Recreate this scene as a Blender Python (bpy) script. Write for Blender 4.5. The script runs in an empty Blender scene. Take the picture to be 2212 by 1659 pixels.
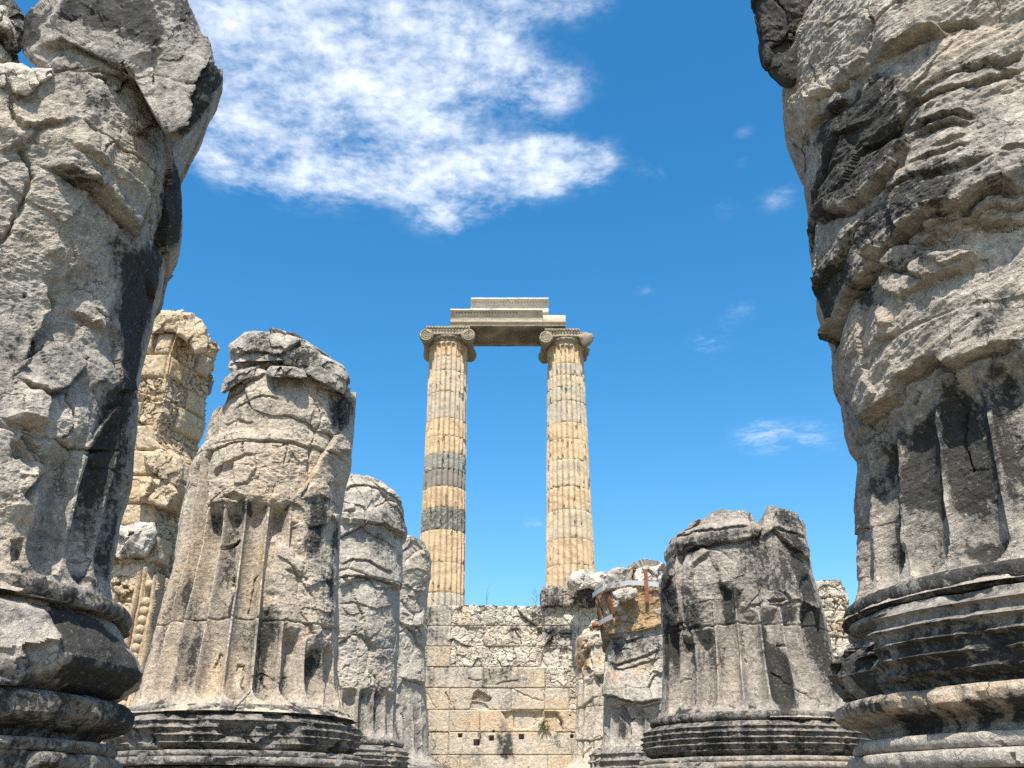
import bpy, math, random
import numpy as np
from math import radians, sin, cos, atan2, sqrt, pi

random.seed(4)
SC = bpy.context.scene
COL = SC.collection
F, PITCH, CX, CY, EYE = 2050.0, radians(24.0), 1106.0, 829.5, 1.6
SP, CP = sin(PITCH), cos(PITCH)
FLOOR = EYE - 0.27            # top of the stone platform the columns stand on

def ratio(px, py):
    dx, dy = px - CX, py - CY
    y = F * CP + dy * SP
    return dx / y, (F * SP - dy * CP) / y

def at(px, py, Y):            # a surveyed point at distance Y
    a, b = ratio(px, py)
    return a * Y, Y, EYE + b * Y

# transforms from notes made on enlarged views to one survey frame
def tf(ox, oy, k): return lambda pts: [(ox + k * x, oy + k * y) for x, y in pts]
c1, c2, c3 = tf(0, 0, 1/3), tf(0, 553, 1/3), tf(0, 1106, 1/3)
c4, c5, c6 = tf(1590, 0, 1/3), tf(1590, 553, 1/3), tf(1590, 1106, 1/3)
m1, m2 = tf(216, 648, 1/3), tf(216, 1160, .3007)
n3, q4 = tf(702, 972, .4139), tf(1147, 1134, .3163)
r7, w8, b9, d10 = tf(1350, 1053, .3651), tf(891, 1296, .2188), tf(1188, 1188, .1953), tf(216, 1026, .3815)
e5, e6 = tf(864, 621, .2278), tf(864, 945, .2278)

# ------------------------------------------------------------------ noise
U = np.uint32
def hsh(ix, iy, iz, seed):
    with np.errstate(over='ignore'):
        n = ix.astype(np.int32).astype(U) * U(374761393) + iy.astype(np.int32).astype(U) * U(668265263) \
            + iz.astype(np.int32).astype(U) * U(2246822519) + U((seed * 3266489917) & 0xffffffff)
        n = (n ^ (n >> U(13))) * U(1274126177)
        n = (n ^ (n >> U(16))) * U(2246822519)
        return n ^ (n >> U(15))
_g = np.random.RandomState(7).normal(size=(256, 3)); _g /= np.linalg.norm(_g, axis=1)[:, None]
G = _g.astype(np.float32) * 1.5

def perlin(p, seed=0):
    p = np.asarray(p, np.float32)
    i = np.floor(p); f = p - i; i = i.astype(np.int32)
    u = f * f * f * (f * (f * 6 - 15) + 10)
    out = np.zeros(len(p), np.float32)
    for dx in (0, 1):
        wx = u[:, 0] if dx else 1 - u[:, 0]
        for dy in (0, 1):
            wy = wx * (u[:, 1] if dy else 1 - u[:, 1])
            for dz in (0, 1):
                w = wy * (u[:, 2] if dz else 1 - u[:, 2])
                g = G[hsh(i[:, 0] + dx, i[:, 1] + dy, i[:, 2] + dz, seed) & U(255)]
                out += w * (g[:, 0] * (f[:, 0] - dx) + g[:, 1] * (f[:, 1] - dy) + g[:, 2] * (f[:, 2] - dz))
    return out

def fbm(p, octs=4, seed=0, gain=.5, lac=2.03, ridged=False):
    p = np.asarray(p, np.float32); a, o = 1.0, np.zeros(len(p), np.float32)
    for k in range(octs):
        n = perlin(p, seed + k * 17)
        o += a * ((1 - 2 * np.abs(n)) if ridged else n)
        p = p * lac + 3.7; a *= gain
    return o

def worley(p, seed=0):
    p = np.asarray(p, np.float32)
    i = np.floor(p); f = p - i; i = i.astype(np.int32); N = len(p)
    f1 = np.full(N, 9, np.float32); f2 = f1.copy(); idb = np.zeros(N, U); vec = np.zeros((N, 3), np.float32)
    for dx in (-1, 0, 1):
        for dy in (-1, 0, 1):
            for dz in (-1, 0, 1):
                h = hsh(i[:, 0] + dx, i[:, 1] + dy, i[:, 2] + dz, seed)
                v = np.stack([f[:, 0] - dx - (h & U(1023)).astype(np.float32) / 1023,
                              f[:, 1] - dy - ((h >> U(10)) & U(1023)).astype(np.float32) / 1023,
                              f[:, 2] - dz - ((h >> U(20)) & U(1023)).astype(np.float32) / 1023], 1)
                d = np.sqrt((v * v).sum(1))
                c = d < f1
                f2 = np.where(c, f1, np.minimum(f2, d)); f1 = np.where(c, d, f1)
                idb = np.where(c, h, idb); vec[c] = v[c]
    return f1, f2, idb, vec

def warp3(p, freq, amp, seed):
    return np.stack([perlin(p * freq + 11 * k, seed + k) for k in range(3)], 1) * amp

def facets(P, size, off, tilt, seed, warp=.3, aniso=(1, 1, 1)):
    """broken-rock facets: (height, edge closeness 0..1, random per facet)"""
    q = P / size; q = q + warp3(q, 1.3, warp, seed + 5) + warp3(q, 4.1, warp * .25, seed + 9)
    q = (q * np.array(aniso, np.float32)).astype(np.float32)
    f1, f2, h, v = worley(q, seed)
    r = (h & U(4095)).astype(np.float32) / 4095
    with np.errstate(over='ignore'):
        g = G[(h * U(2654435761)) >> U(24)]
    return off * (r - .5) + tilt * size * (g * v).sum(1), np.exp(-((f2 - f1) / .035) ** 2), r

def sstep(a, b, x):
    t = np.clip((x - a) / (b - a), 0, 1); return t * t * (3 - 2 * t)

def polydist(S, Z, pts):
    """signed distance (left of travel positive), and 0..1 position"""
    pts = np.array(pts, np.float32)
    L = np.hypot(*(pts[1:] - pts[:-1]).T); tot = L.sum(); acc = 0
    best = np.full(len(S), 1e9, np.float32); sg = np.ones(len(S), np.float32); uu = np.zeros(len(S), np.float32)
    for k in range(len(pts) - 1):
        a, b = pts[k], pts[k + 1]; dx, dz = b - a; l2 = dx * dx + dz * dz + 1e-12
        t = np.clip(((S - a[0]) * dx + (Z - a[1]) * dz) / l2, 0, 1)
        d = (S - a[0] - t * dx) ** 2 + (Z - a[1] - t * dz) ** 2
        cr = dx * (Z - a[1]) - dz * (S - a[0])
        c = d < best
        best = np.where(c, d, best); sg = np.where(c, np.sign(cr) + (cr == 0), sg)
        uu = np.where(c, (acc + t * L[k]) / tot, uu); acc += L[k]
    return np.sqrt(best) * sg, uu, tot

def polyinside(S, Z, pts):
    pts = np.array(pts, np.float32); ins = np.zeros(len(S), bool)
    n = len(pts)
    for k in range(n):
        x1, y1 = pts[k]; x2, y2 = pts[(k + 1) % n]
        if y1 == y2: continue
        c = ((y1 > Z) != (y2 > Z)) & (S < (x2 - x1) * (Z - y1) / (y2 - y1) + x1)
        ins ^= c
    d, _, _ = polydist(S, Z, list(pts) + [pts[0]])
    return np.where(ins, np.abs(d), -np.abs(d))

def near(S, Z, pts, m):
    p = np.array(pts)
    return np.nonzero((S > p[:, 0].min() - m) & (S < p[:, 0].max() + m) & (Z > p[:, 1].min() - m) & (Z < p[:, 1].max() + m))[0]

class Field:
    """features of one weathered surface in its own unrolled (s, z) coordinates"""
    def __init__(f, S, Z, seed=0, wamp=.02, wf=5.):
        p = np.stack([S * wf, Z * wf, np.full_like(S, seed * 3.1)], 1)
        f.S = S + wamp * fbm(p, 4, seed, .65); f.Z = Z + wamp * fbm(p + 31, 4, seed + 3, .65)
        f.S2 = f.S + .05 * fbm(p * .55 + 77, 4, seed + 6, .6) + .012 * fbm(p * 5 + 7, 3, seed + 8, .7); f.Z2 = f.Z + .06 * fbm(p * .5 + 55, 4, seed + 7, .6) + .012 * fbm(p * 5 + 3, 3, seed + 9, .7)
        n = len(S); f.h = np.zeros(n, np.float32); f.stain = np.zeros(n, np.float32)
        f.warm = np.zeros(n, np.float32); f.fresh = np.zeros(n, np.float32); f.calm = np.zeros(n, np.float32)
    def ledge(f, pts, h, w, soft=.004):
        i = near(f.S, f.Z, pts, 4 * w + .02)
        if not len(i): return
        d, u, tot = polydist(f.S[i], f.Z[i], pts)
        e = np.minimum(u, 1 - u) * tot
        en = sstep(0, min(.12, tot * .3), e) * .92 + .08
        en = np.where((u <= 0) | (u >= 1), np.exp(-np.abs(d) / .02) * .08, en)
        f.h[i] += .85 * h * en * np.where(d > 0, np.clip(1 - d / (1.6 * w), 0, 1), 0) * sstep(-soft, soft, d)
        f.h[i] -= (.32 * h + .006) * en * np.exp(-((d + .014) / .016) ** 2)
    def crack(f, pts, depth=.03, w=.008):
        i = near(f.S, f.Z, pts, 4 * w)
        if not len(i): return
        d, u, tot = polydist(f.S[i], f.Z[i], pts)
        k = .55 + .45 * np.sin(u * 23 + tot * 9)
        f.h[i] -= depth * np.exp(-(d / (w * (.5 + .7 * k))) ** 2) * sstep(0, .06, np.minimum(u, 1 - u) + .01)
    def plate(f, pts, h, bevel=.02, tilt=(0, 0)):
        i = near(f.S, f.Z, pts, .05)
        if not len(i): return
        d = polyinside(f.S[i], f.Z[i], pts); c = np.mean(np.array(pts), 0)
        t = tilt[0] * (f.S[i] - c[0]) + tilt[1] * (f.Z[i] - c[1])
        f.h[i] += (h + t) * sstep(-.004, bevel, d)
    def mark(f, ch, pts, amt, soft=.08):
        soft = soft * 1.5; i = near(f.S2, f.Z2, pts, soft * 2)
        if not len(i): return
        d = polyinside(f.S2[i], f.Z2[i], pts)
        a = getattr(f, ch); a[i] = np.maximum(a[i], amt * sstep(-soft, soft, d)) if amt > 0 else a[i] * (1 - (-amt) * sstep(-soft, soft, d))

# ------------------------------------------------------------------ meshes
def mesh_from(name, V, quads, mat, parent=None, attrs=None, smooth=True, tris=None):
    me = bpy.data.meshes.new(name)
    V = np.asarray(V, np.float32)
    off = np.array(parent.matrix_world.translation if parent else (0, 0, 0), np.float32)
    p = parent
    o3 = np.zeros(3, np.float32)
    while p is not None:
        o3 += np.array(p.location, np.float32); p = p.parent
    V = V - o3
    Q = np.asarray(quads, np.int32).reshape(-1, 4) if quads is not None and len(quads) else np.zeros((0, 4), np.int32)
    T = np.asarray(tris, np.int32).reshape(-1, 3) if tris is not None and len(tris) else np.zeros((0, 3), np.int32)
    li = np.concatenate([Q.ravel(), T.ravel()])
    me.vertices.add(len(V)); me.vertices.foreach_set('co', V.ravel())
    me.loops.add(len(li)); me.loops.foreach_set('vertex_index', li)
    nq, nt = len(Q), len(T)
    st = np.concatenate([np.arange(nq) * 4, nq * 4 + np.arange(nt) * 3]).astype(np.int32)
    me.polygons.add(nq + nt); me.polygons.foreach_set('loop_start', st)
    me.update(calc_edges=True); me.validate()
    me.polygons.foreach_set('use_smooth', np.full(len(me.polygons), smooth))
    if smooth and len(V) > 3000: me.set_sharp_from_angle(angle=radians(28))
    for k, a in (attrs or {}).items():
        at_ = me.attributes.new(k, 'FLOAT', 'POINT'); at_.data.foreach_set('value', np.asarray(a, np.float32))
    me.materials.append(mat)
    o = bpy.data.objects.new(name, me); COL.objects.link(o)
    if parent: o.parent = parent
    return o

def thing(name, label, cat, loc, group=None):
    o = bpy.data.objects.new(name, None); COL.objects.link(o)
    o.location = loc; o.empty_display_size = .3
    tag(o, label, cat, group); return o

def tag(o, label, cat, group=None):
    o['label'] = label; o['category'] = cat; o['kind'] = 'thing'
    if group: o['group'] = group
    return o

def gridquads(nr, nc, wrap=True):
    r = np.arange(nr - 1)[:, None]; c = np.arange(nc if wrap else nc - 1)[None, :]
    c2 = (c + 1) % nc
    return np.stack([r * nc + c, r * nc + c2, (r + 1) * nc + c2, (r + 1) * nc + c], -1).reshape(-1, 4)

class Bag:
    """collects simple shapes for one mesh"""
    def __init__(b): b.V = []; b.Q = []; b.T = []; b.n = 0
    def add(b, V, Q=(), T=()):
        b.V.append(np.asarray(V, np.float32))
        if len(Q): b.Q.append(np.asarray(Q, np.int32) + b.n)
        if len(T): b.T.append(np.asarray(T, np.int32) + b.n)
        b.n += len(V)
    def tube(b, pts, r, n=10, cap=True):
        pts = np.array(pts, np.float32); m = len(pts); r = np.broadcast_to(np.asarray(r, np.float32), (m,))
        tg = np.gradient(pts, axis=0); tg /= np.linalg.norm(tg, axis=1)[:, None] + 1e-9
        V = []
        for k in range(m):
            up = np.array((0, 0, 1.)) if abs(tg[k][2]) < .9 else np.array((0, 1., 0))
            a = np.cross(tg[k], up); a /= np.linalg.norm(a); c = np.cross(a, tg[k])
            for j in range(n):
                t = 2 * pi * j / n; V.append(pts[k] + r[k] * (a * cos(t) + c * sin(t)))
        Q = gridquads(m, n); T = []
        if cap:
            for k0, rev in ((0, 1), (m - 1, 0)):
                V.append(pts[k0]); ci = len(V) - 1
                for j in range(n):
                    e = (k0 * n + j, k0 * n + (j + 1) % n, ci); T.append(e[::-1] if not rev else e)
        b.add(V, Q, T)
    def sph(b, c, r, n=10, sc=(1, 1, 1)):
        V = [(c[0] + r * sc[0] * cos(2*pi*j/n) * sin(pi*i/(n//2)), c[1] + r * sc[1] * sin(2*pi*j/n) * sin(pi*i/(n//2)), c[2] + r * sc[2] * cos(pi*i/(n//2))) for i in range(n//2 + 1) for j in range(n)]
        b.add(V, gridquads(n//2 + 1, n)[:, ::-1])
    def prism(b, prof, x0, x1, res=.12):
        """profile of (y, z) drawn out along x, finely divided"""
        prof = np.array(prof, np.float32); m = len(prof); k = max(2, int((x1 - x0) / res) + 1)
        xs = np.linspace(x0, x1, k)
        V = np.zeros((k, m, 3), np.float32); V[..., 0] = xs[:, None]; V[..., 1] = prof[None, :, 0]; V[..., 2] = prof[None, :, 1]
        Q = gridquads(k, m); V = V.reshape(-1, 3)
        c0, c1_ = V[:m].mean(0), V[-m:].mean(0); n0 = k * m; T = []
        V = np.concatenate([V, [c0], [c1_]])
        for j in range(m):
            T.append((j, (j + 1) % m, n0)); T.append(((k - 1) * m + (j + 1) % m, (k - 1) * m + j, n0 + 1))
        b.add(V, Q, T)
    def build(b, name, mat, parent=None, rough=0, rfreq=5., seed=0, attrs=None, smooth=True):
        V = np.concatenate(b.V)
        if rough:
            V = V + warp3(V, rfreq, rough, seed) + warp3(V, rfreq * 4, rough * .4, seed + 5)
        n = len(V)
        a = {k: np.full(n, v, np.float32) if np.isscalar(v) else v for k, v in (attrs or {}).items()}
        return mesh_from(name, V, np.concatenate(b.Q) if b.Q else None, mat, parent, a, smooth, np.concatenate(b.T) if b.T else None)
SKY_STR, SUN, EXPO = .12, 4.6, 0.68
SKY_HUE = .492
SKY_DUST, SKY_OZ, SKY_SAT, SKY_VAL = 1.3, 1.5, 1.42, 1.2
CLOUD_COL = (6.6, 6.9, 7.4)
CLOUDS = [(520, 60, 150, 110, .65), (600, 220, 170, 120, .8), (510, 340, 110, 80, .5), (760, 130, 120, 150, .75), (720, 370, 170, 75, .6), (930, 290, 120, 50, .55), (900, 370, 150, 65, .5), (990, 90, 80, 110, .5), (1080, 60, 80, 100, .5), (1180, 190, 95, 65, .65), (1240, 10, 90, 45, .5), (1130, 375, 140, 55, .8), (1000, 200, 90, 50, .38), (860, 200, 80, 60, .5), (960, 480, 70, 40, .35), (1210, 335, 90, 45, .6), (1010, 440, 110, 50, .42), (1300, 355, 40, 45, .35), (800, 30, 130, 90, .45),
 (1420, 365, 45, 30, 0.28), (1610, 285, 25, 18, 0.23), (1610, 348, 25, 18, 0.24), (1680, 425, 45, 35, 0.31), (1560, 450, 45, 40, 0.19), (1395, 628, 28, 16, 0.28), (1530, 735, 60, 45, 0.31), (1600, 660, 45, 40, 0.17), (1720, 950, 140, 40, 0.29), (1150, 1132, 30, 14, 0.28), (1640, 930, 60, 25, 0.24)]
# ------------------------------------------------------------------ materials
class NT:
    def __init__(s, tree): s.t = tree; s.t.nodes.clear()
    def n(s, typ, **kw):
        nd = s.t.nodes.new(typ)
        for k, v in kw.items():
            if k == 'inp':
                for kk, vv in v.items():
                    if isinstance(vv, bpy.types.NodeSocket): s.t.links.new(vv, nd.inputs[kk])
                    else: nd.inputs[kk].default_value = vv
            else: setattr(nd, k, v)
        return nd
    def m(s, op, a, b=0., c=None, clamp=False):
        nd = s.n('ShaderNodeMath', operation=op, use_clamp=clamp)
        for i, v in enumerate((a, b, c)):
            if v is None: continue
            if isinstance(v, bpy.types.NodeSocket): s.t.links.new(v, nd.inputs[i])
            else: nd.inputs[i].default_value = v
        return nd.outputs[0]
    def sm(s, x, a, b):
        nd = s.n('ShaderNodeMapRange', interpolation_type='SMOOTHSTEP', inp={'Value': x, 'From Min': a, 'From Max': b})
        return nd.outputs[0]
    def mix(s, f, a, b, blend='MIX'):
        nd = s.n('ShaderNodeMix', data_type='RGBA', blend_type=blend)
        for i, v in ((0, f), (6, a), (7, b)):
            if isinstance(v, bpy.types.NodeSocket): s.t.links.new(v, nd.inputs[i])
            else: nd.inputs[i].default_value = v if not isinstance(v, tuple) else (*v, 1)
        return nd.outputs[2]
    def noise(s, vec, scale, detail=4, rough=.55, dist=0.):
        return s.n('ShaderNodeTexNoise', inp={'Vector': vec, 'Scale': scale, 'Detail': detail, 'Roughness': rough, 'Distortion': dist}).outputs['Fac']
    def attr(s, name): return s.n('ShaderNodeAttribute', attribute_name=name).outputs['Fac']
    def vmul(s, vec, xyz, add=(0, 0, 0)):
        return s.n('ShaderNodeVectorMath', operation='MULTIPLY_ADD', inp={0: vec, 1: xyz, 2: add}).outputs[0]

def new_mat(name):
    m = bpy.data.materials.new(name); m.use_nodes = True; return m, NT(m.node_tree)

def stone(name, grey, tan, pale, lichen=(.030, .029, .027), bias=0.06, scale=1., bump=.75, grain=1., seed=0, streak=.25, crackc=.75, strata=0.):
    m, t = new_mat(name)
    geo = t.n('ShaderNodeNewGeometry').outputs['Position']
    P = t.vmul(geo, (1, 1, 1), (seed * 7.3, seed * 3.1, seed * 1.7))
    big = t.noise(P, .9 * scale, 5, .6, .3)
    mid = t.noise(P, 4.5 * scale, 7, .62)
    fin = t.noise(P, 26 * scale, 6, .65)
    gr = t.noise(P, 110 * scale, 3, .6)
    tone, warm, fresh, stain = t.attr('tone'), t.attr('warm'), t.attr('fresh'), t.attr('stain')
    f1 = t.sm(t.m('ADD', t.m('ADD', big, t.m('MULTIPLY', mid, .5)), t.m('MULTIPLY', tone, .35)), .72, 1.12)
    c = t.mix(f1, grey, tan)
    c = t.mix(t.m('MULTIPLY', warm, t.sm(mid, .25, .65)), c, (.53, .35, .18))
    c = t.mix(t.m('MULTIPLY', t.sm(t.m('ADD', fresh, t.m('MULTIPLY', t.m('SUBTRACT', mid, .5), .9)), .3, .8), .85), c, pale)
    # mineral mottling and grain
    c = t.mix(t.sm(fin, .52, .72), c, t.mix(.55, c, pale))
    k = t.m('ADD', t.m('MULTIPLY', t.m('SUBTRACT', fin, .5), 1.25 * grain), t.m('MULTIPLY', t.m('SUBTRACT', gr, .5), 1.3 * grain))
    k = t.m('ADD', t.m('ADD', 1.0, k), t.m('MULTIPLY', t.m('SUBTRACT', mid, .5), .5))
    c = t.mix(1., c, t.n('ShaderNodeCombineColor', inp={0: k, 1: k, 2: k}).outputs[0], 'MULTIPLY')
    if strata:
        tx = t.n('ShaderNodeVectorMath', operation='DOT_PRODUCT', inp={0: P, 1: (.93, .2, .37)}).outputs['Value']; tz = t.n('ShaderNodeVectorMath', operation='DOT_PRODUCT', inp={0: P, 1: (-.37, -.1, .93)}).outputs['Value']
        lay = t.noise(t.n('ShaderNodeCombineXYZ', inp={0: t.m('MULTIPLY', tx, 2.2), 1: 3.3, 2: t.m('MULTIPLY', tz, 15.)}).outputs[0], 1., 7, .66, .5)
        c = t.mix(t.m('MULTIPLY', t.sm(lay, .54, .68), strata), c, (.15, .13, .105))
        fin = t.m('ADD', fin, t.m('MULTIPLY', t.m('SUBTRACT', lay, .5), strata * 2.5))
    # hairline cracks and pits: dirt and the shade of their depth, as dark colour
    wv = t.n('ShaderNodeVectorMath', operation='ADD', inp={0: P, 1: t.n('ShaderNodeVectorMath', operation='SCALE', inp={0: t.n('ShaderNodeTexNoise', inp={'Vector': P, 'Scale': 3.5 * scale, 'Detail': 5, 'Roughness': .6}).outputs['Color'], 3: .45 / scale}).outputs[0]}).outputs[0]
    ck = None
    for sc_, wd, th in ((1.7, .010, .50), (5.2, .014, .54)):
        e = t.n('ShaderNodeTexVoronoi', feature='DISTANCE_TO_EDGE', inp={'Vector': wv, 'Scale': sc_ * scale}).outputs['Distance']
        e = t.m('MULTIPLY', t.m('SUBTRACT', 1., t.sm(e, wd * .25, wd * 1.6)), t.sm(t.noise(P, sc_ * .9 * scale, 3), th, th + .1))
        ck = e if ck is None else t.m('MAXIMUM', ck, e)
    pit = t.m('MULTIPLY', t.sm(t.noise(P, 62 * scale, 3, .5), .66, .74), t.sm(mid, .42, .6))
    c = t.mix(t.m('MULTIPLY', t.m('MAXIMUM', ck, t.m('MULTIPLY', pit, .7)), crackc), c, (.075, .066, .052))
    # black crust of lichen: broken up, running down the stone
    lf = t.noise(t.vmul(P, (1, 1, .35)), 3.2 * scale, 7, .68, .2)
    ls = t.noise(P, 22 * scale, 9, .78)
    st = t.noise(t.vmul(P, (1, 1, .12)), 7 * scale, 4, .6)
    g = t.m('ADD', t.m('ADD', stain, bias), t.m('MULTIPLY', t.m('SUBTRACT', lf, .5), 1.5))
    g = t.m('ADD', g, t.m('MULTIPLY', t.m('SUBTRACT', ls, .5), 2.1))
    g = t.m('ADD', g, t.m('MULTIPLY', t.m('SUBTRACT', st, .5), streak * 4))
    soft = t.m('MULTIPLY', t.sm(g, .0, .5), .60)
    hard = t.m('MULTIPLY', t.m('MULTIPLY', t.sm(g, .46, .66), .95), t.m('SUBTRACT', 1., t.m('MULTIPLY', t.sm(t.noise(P, 34 * scale, 4, .7), .58, .68), .65)))
    lm = t.mix(t.sm(ls, .35, .75), lichen, (lichen[0] * 2.2, lichen[1] * 2.2, lichen[2] * 2.1))
    c = t.mix(soft, c, (.14, .132, .118)); c = t.mix(hard, c, lm)
    hgt = t.m('ADD', t.m('SUBTRACT', t.m('MULTIPLY', mid, .5), t.m('MULTIPLY', t.m('MAXIMUM', ck, pit), .22)), t.m('ADD', t.m('MULTIPLY', fin, .6), t.m('MULTIPLY', gr, .22)))
    bp = t.n('ShaderNodeBump', inp={'Strength': bump, 'Distance': .05 / scale, 'Height': hgt}).outputs[0]
    b = t.n('ShaderNodeBsdfPrincipled', inp={'Base Color': c, 'Roughness': .92, 'Normal': bp})
    b.inputs['Specular IOR Level'].default_value = .15
    t.n('ShaderNodeOutputMaterial', inp={'Surface': b.outputs[0]})
    return m

GREY, TAN, PALE = (.375, .335, .285), (.47, .385, .285), (.58, .51, .42)
M_COL = stone('weathered marble', GREY, TAN, PALE)
M_COLM = stone('tan grey marble', (.45, .38, .295), (.56, .43, .295), (.64, .56, .44), bias=.0, seed=2)
M_COLR = stone('strata marble', (.36, .318, .265), (.455, .37, .28), (.56, .495, .41), seed=3, strata=.55)
M_BASE = stone('crusted marble', (.30, .275, .24), (.40, .32, .23), (.50, .45, .37), bias=.30, seed=5)
M_WALL = stone('ashlar marble', (.50, .44, .35), (.60, .48, .33), (.70, .62, .50), bias=-.03, scale=.55, grain=.6, seed=8, streak=.3)
M_PIER = stone('honey limestone', (.47, .37, .25), (.565, .41, .25), (.62, .525, .39), bias=-.15, scale=.8, seed=11)
M_ROCK = stone('broken boulder', (.40, .36, .30), (.48, .40, .30), (.60, .54, .45), bias=.0, seed=13)
M_DARK = stone('black crusted boulder', (.38, .345, .30), (.43, .375, .30), (.54, .49, .42), bias=.30, seed=17, streak=.1)
M_PLAS = stone('ochre mortar', (.34, .235, .125), (.46, .32, .17), (.50, .38, .24), bias=-.2, scale=.6, seed=19)

def veined(name, base, alt, vein, amt, dirt, seed, tilt):
    """marble of a column drum: slanting bands, veins, some dirt"""
    m, t = new_mat(name)
    P = t.n('ShaderNodeNewGeometry').outputs['Position']
    rnd = t.n('ShaderNodeObjectInfo').outputs['Random']
    P2 = t.n('ShaderNodeVectorMath', operation='ADD', inp={0: P, 1: t.n('ShaderNodeCombineXYZ', inp={0: t.m('MULTIPLY', rnd, 37.), 1: seed * 2.1, 2: t.m('MULTIPLY', rnd, 11.)}).outputs[0]}).outputs[0]
    R = t.n('ShaderNodeVectorRotate', rotation_type='EULER_XYZ', inp={'Vector': P2, 'Rotation': (.3, t.m('MULTIPLY', 1., 1.) and 0, 0)})
    rot = t.n('ShaderNodeCombineXYZ', inp={0: .4, 1: t.m('MULTIPLY', t.m('SUBTRACT', rnd, .5), tilt), 2: .3}).outputs[0]
    t.t.links.new(rot, R.inputs['Rotation'])
    V = t.vmul(R.outputs[0], (.4, .4, 2.6))
    band = t.noise(V, 1.5, 6, .62, .6)
    wv = t.noise(V, 4.5, 4, .6, .8)
    c = t.mix(t.sm(band, .44, .58), base, alt)
    vm = t.m('SUBTRACT', 1., t.sm(t.m('ABSOLUTE', t.m('SUBTRACT', wv, .5)), .0, .035))
    c = t.mix(t.m('MULTIPLY', vm, amt), c, vein)
    pn = t.noise(P, 5, 6, .65); sp = t.noise(t.vmul(P, (1, 1, .25)), 3.2, 6, .7)
    c = t.mix(t.m('MULTIPLY', t.sm(sp, .56, .72), dirt), c, (.10, .085, .065))
    k = t.m('ADD', .72, t.m('MULTIPLY', pn, .56))
    c = t.mix(1., c, t.n('ShaderNodeCombineColor', inp={0: k, 1: k, 2: k}).outputs[0], 'MULTIPLY')
    c = t.mix(t.m('MULTIPLY', t.attr('stain'), .85), c, (.06, .052, .042))
    bp = t.n('ShaderNodeBump', inp={'Strength': .35, 'Distance': .08, 'Height': pn}).outputs[0]
    b = t.n('ShaderNodeBsdfPrincipled', inp={'Base Color': c, 'Roughness': .85, 'Normal': bp})
    b.inputs['Specular IOR Level'].default_value = .2
    t.n('ShaderNodeOutputMaterial', inp={'Surface': b.outputs[0]})
    return m
V_TAN = veined('tan drum marble', (.56, .41, .245), (.43, .30, .175), (.66, .55, .40), .8, .15, 1, 1.6)
V_TANB = veined('banded drum marble', (.55, .43, .28), (.40, .32, .225), (.64, .56, .44), .7, .15, 2, .4)
V_GREY = veined('grey drum marble', (.36, .32, .26), (.50, .405, .28), (.60, .52, .40), .7, .15, 3, 2.4)
V_BLUE = veined('blue grey drum marble', (.205, .205, .185), (.245, .235, .20), (.55, .50, .36), .75, .15, 4, 2.)
V_BRWN = veined('grey brown drum marble', (.215, .19, .155), (.255, .225, .18), (.38, .33, .26), .3, .15, 5, 1.)
V_DARK = veined('dark drum marble', (.105, .105, .095), (.13, .125, .11), (.50, .45, .33), .85, .1, 6, 2.6)
V_CAP = veined('capital marble', (.36, .295, .205), (.25, .205, .145), (.44, .37, .27), .3, .85, 7, .6)
V_ARC = veined('architrave marble', (.56, .47, .35), (.48, .39, .28), (.40, .32, .23), .5, .35, 9, .8)
V_FRZ = veined('white veined marble', (.58, .545, .48), (.52, .48, .41), (.20, .195, .20), .6, .15, 8, 2.2)

def metal(name, colA, colB, cut):
    m, t = new_mat(name)
    P = t.n('ShaderNodeNewGeometry').outputs['Position']
    c = t.mix(t.sm(t.noise(P, 7, 6, .65), cut, cut + .12), colA, colB)
    b = t.n('ShaderNodeBsdfPrincipled', inp={'Base Color': c, 'Roughness': .6, 'Metallic': .25})
    t.n('ShaderNodeOutputMaterial', inp={'Surface': b.outputs[0]}); return m
M_GALV = metal('galvanised steel', (.42, .44, .45), (.30, .12, .05), .60)
M_RUST = metal('rusty steel', (.27, .095, .035), (.16, .06, .03), .5)

def plain(name, c1_, c2_, sc):
    m, t = new_mat(name)
    P = t.n('ShaderNodeNewGeometry').outputs['Position']
    c = t.mix(t.sm(t.noise(P, sc, 6, .6), .35, .65), c1_, c2_)
    b = t.n('ShaderNodeBsdfPrincipled', inp={'Base Color': c, 'Roughness': .95})
    t.n('ShaderNodeOutputMaterial', inp={'Surface': b.outputs[0]}); return m
M_TWIG = plain('dry twig', (.10, .075, .05), (.17, .13, .08), 20)
M_LEAF = plain('green leaves', (.07, .10, .025), (.13, .15, .04), 14)
M_GROUND = plain('dry earth', (.22, .185, .13), (.14, .14, .08), .4)
M_PAVE = stone('worn paving', (.20, .175, .135), (.24, .195, .14), (.27, .235, .18), bias=-.3, scale=.6, seed=23)
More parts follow.
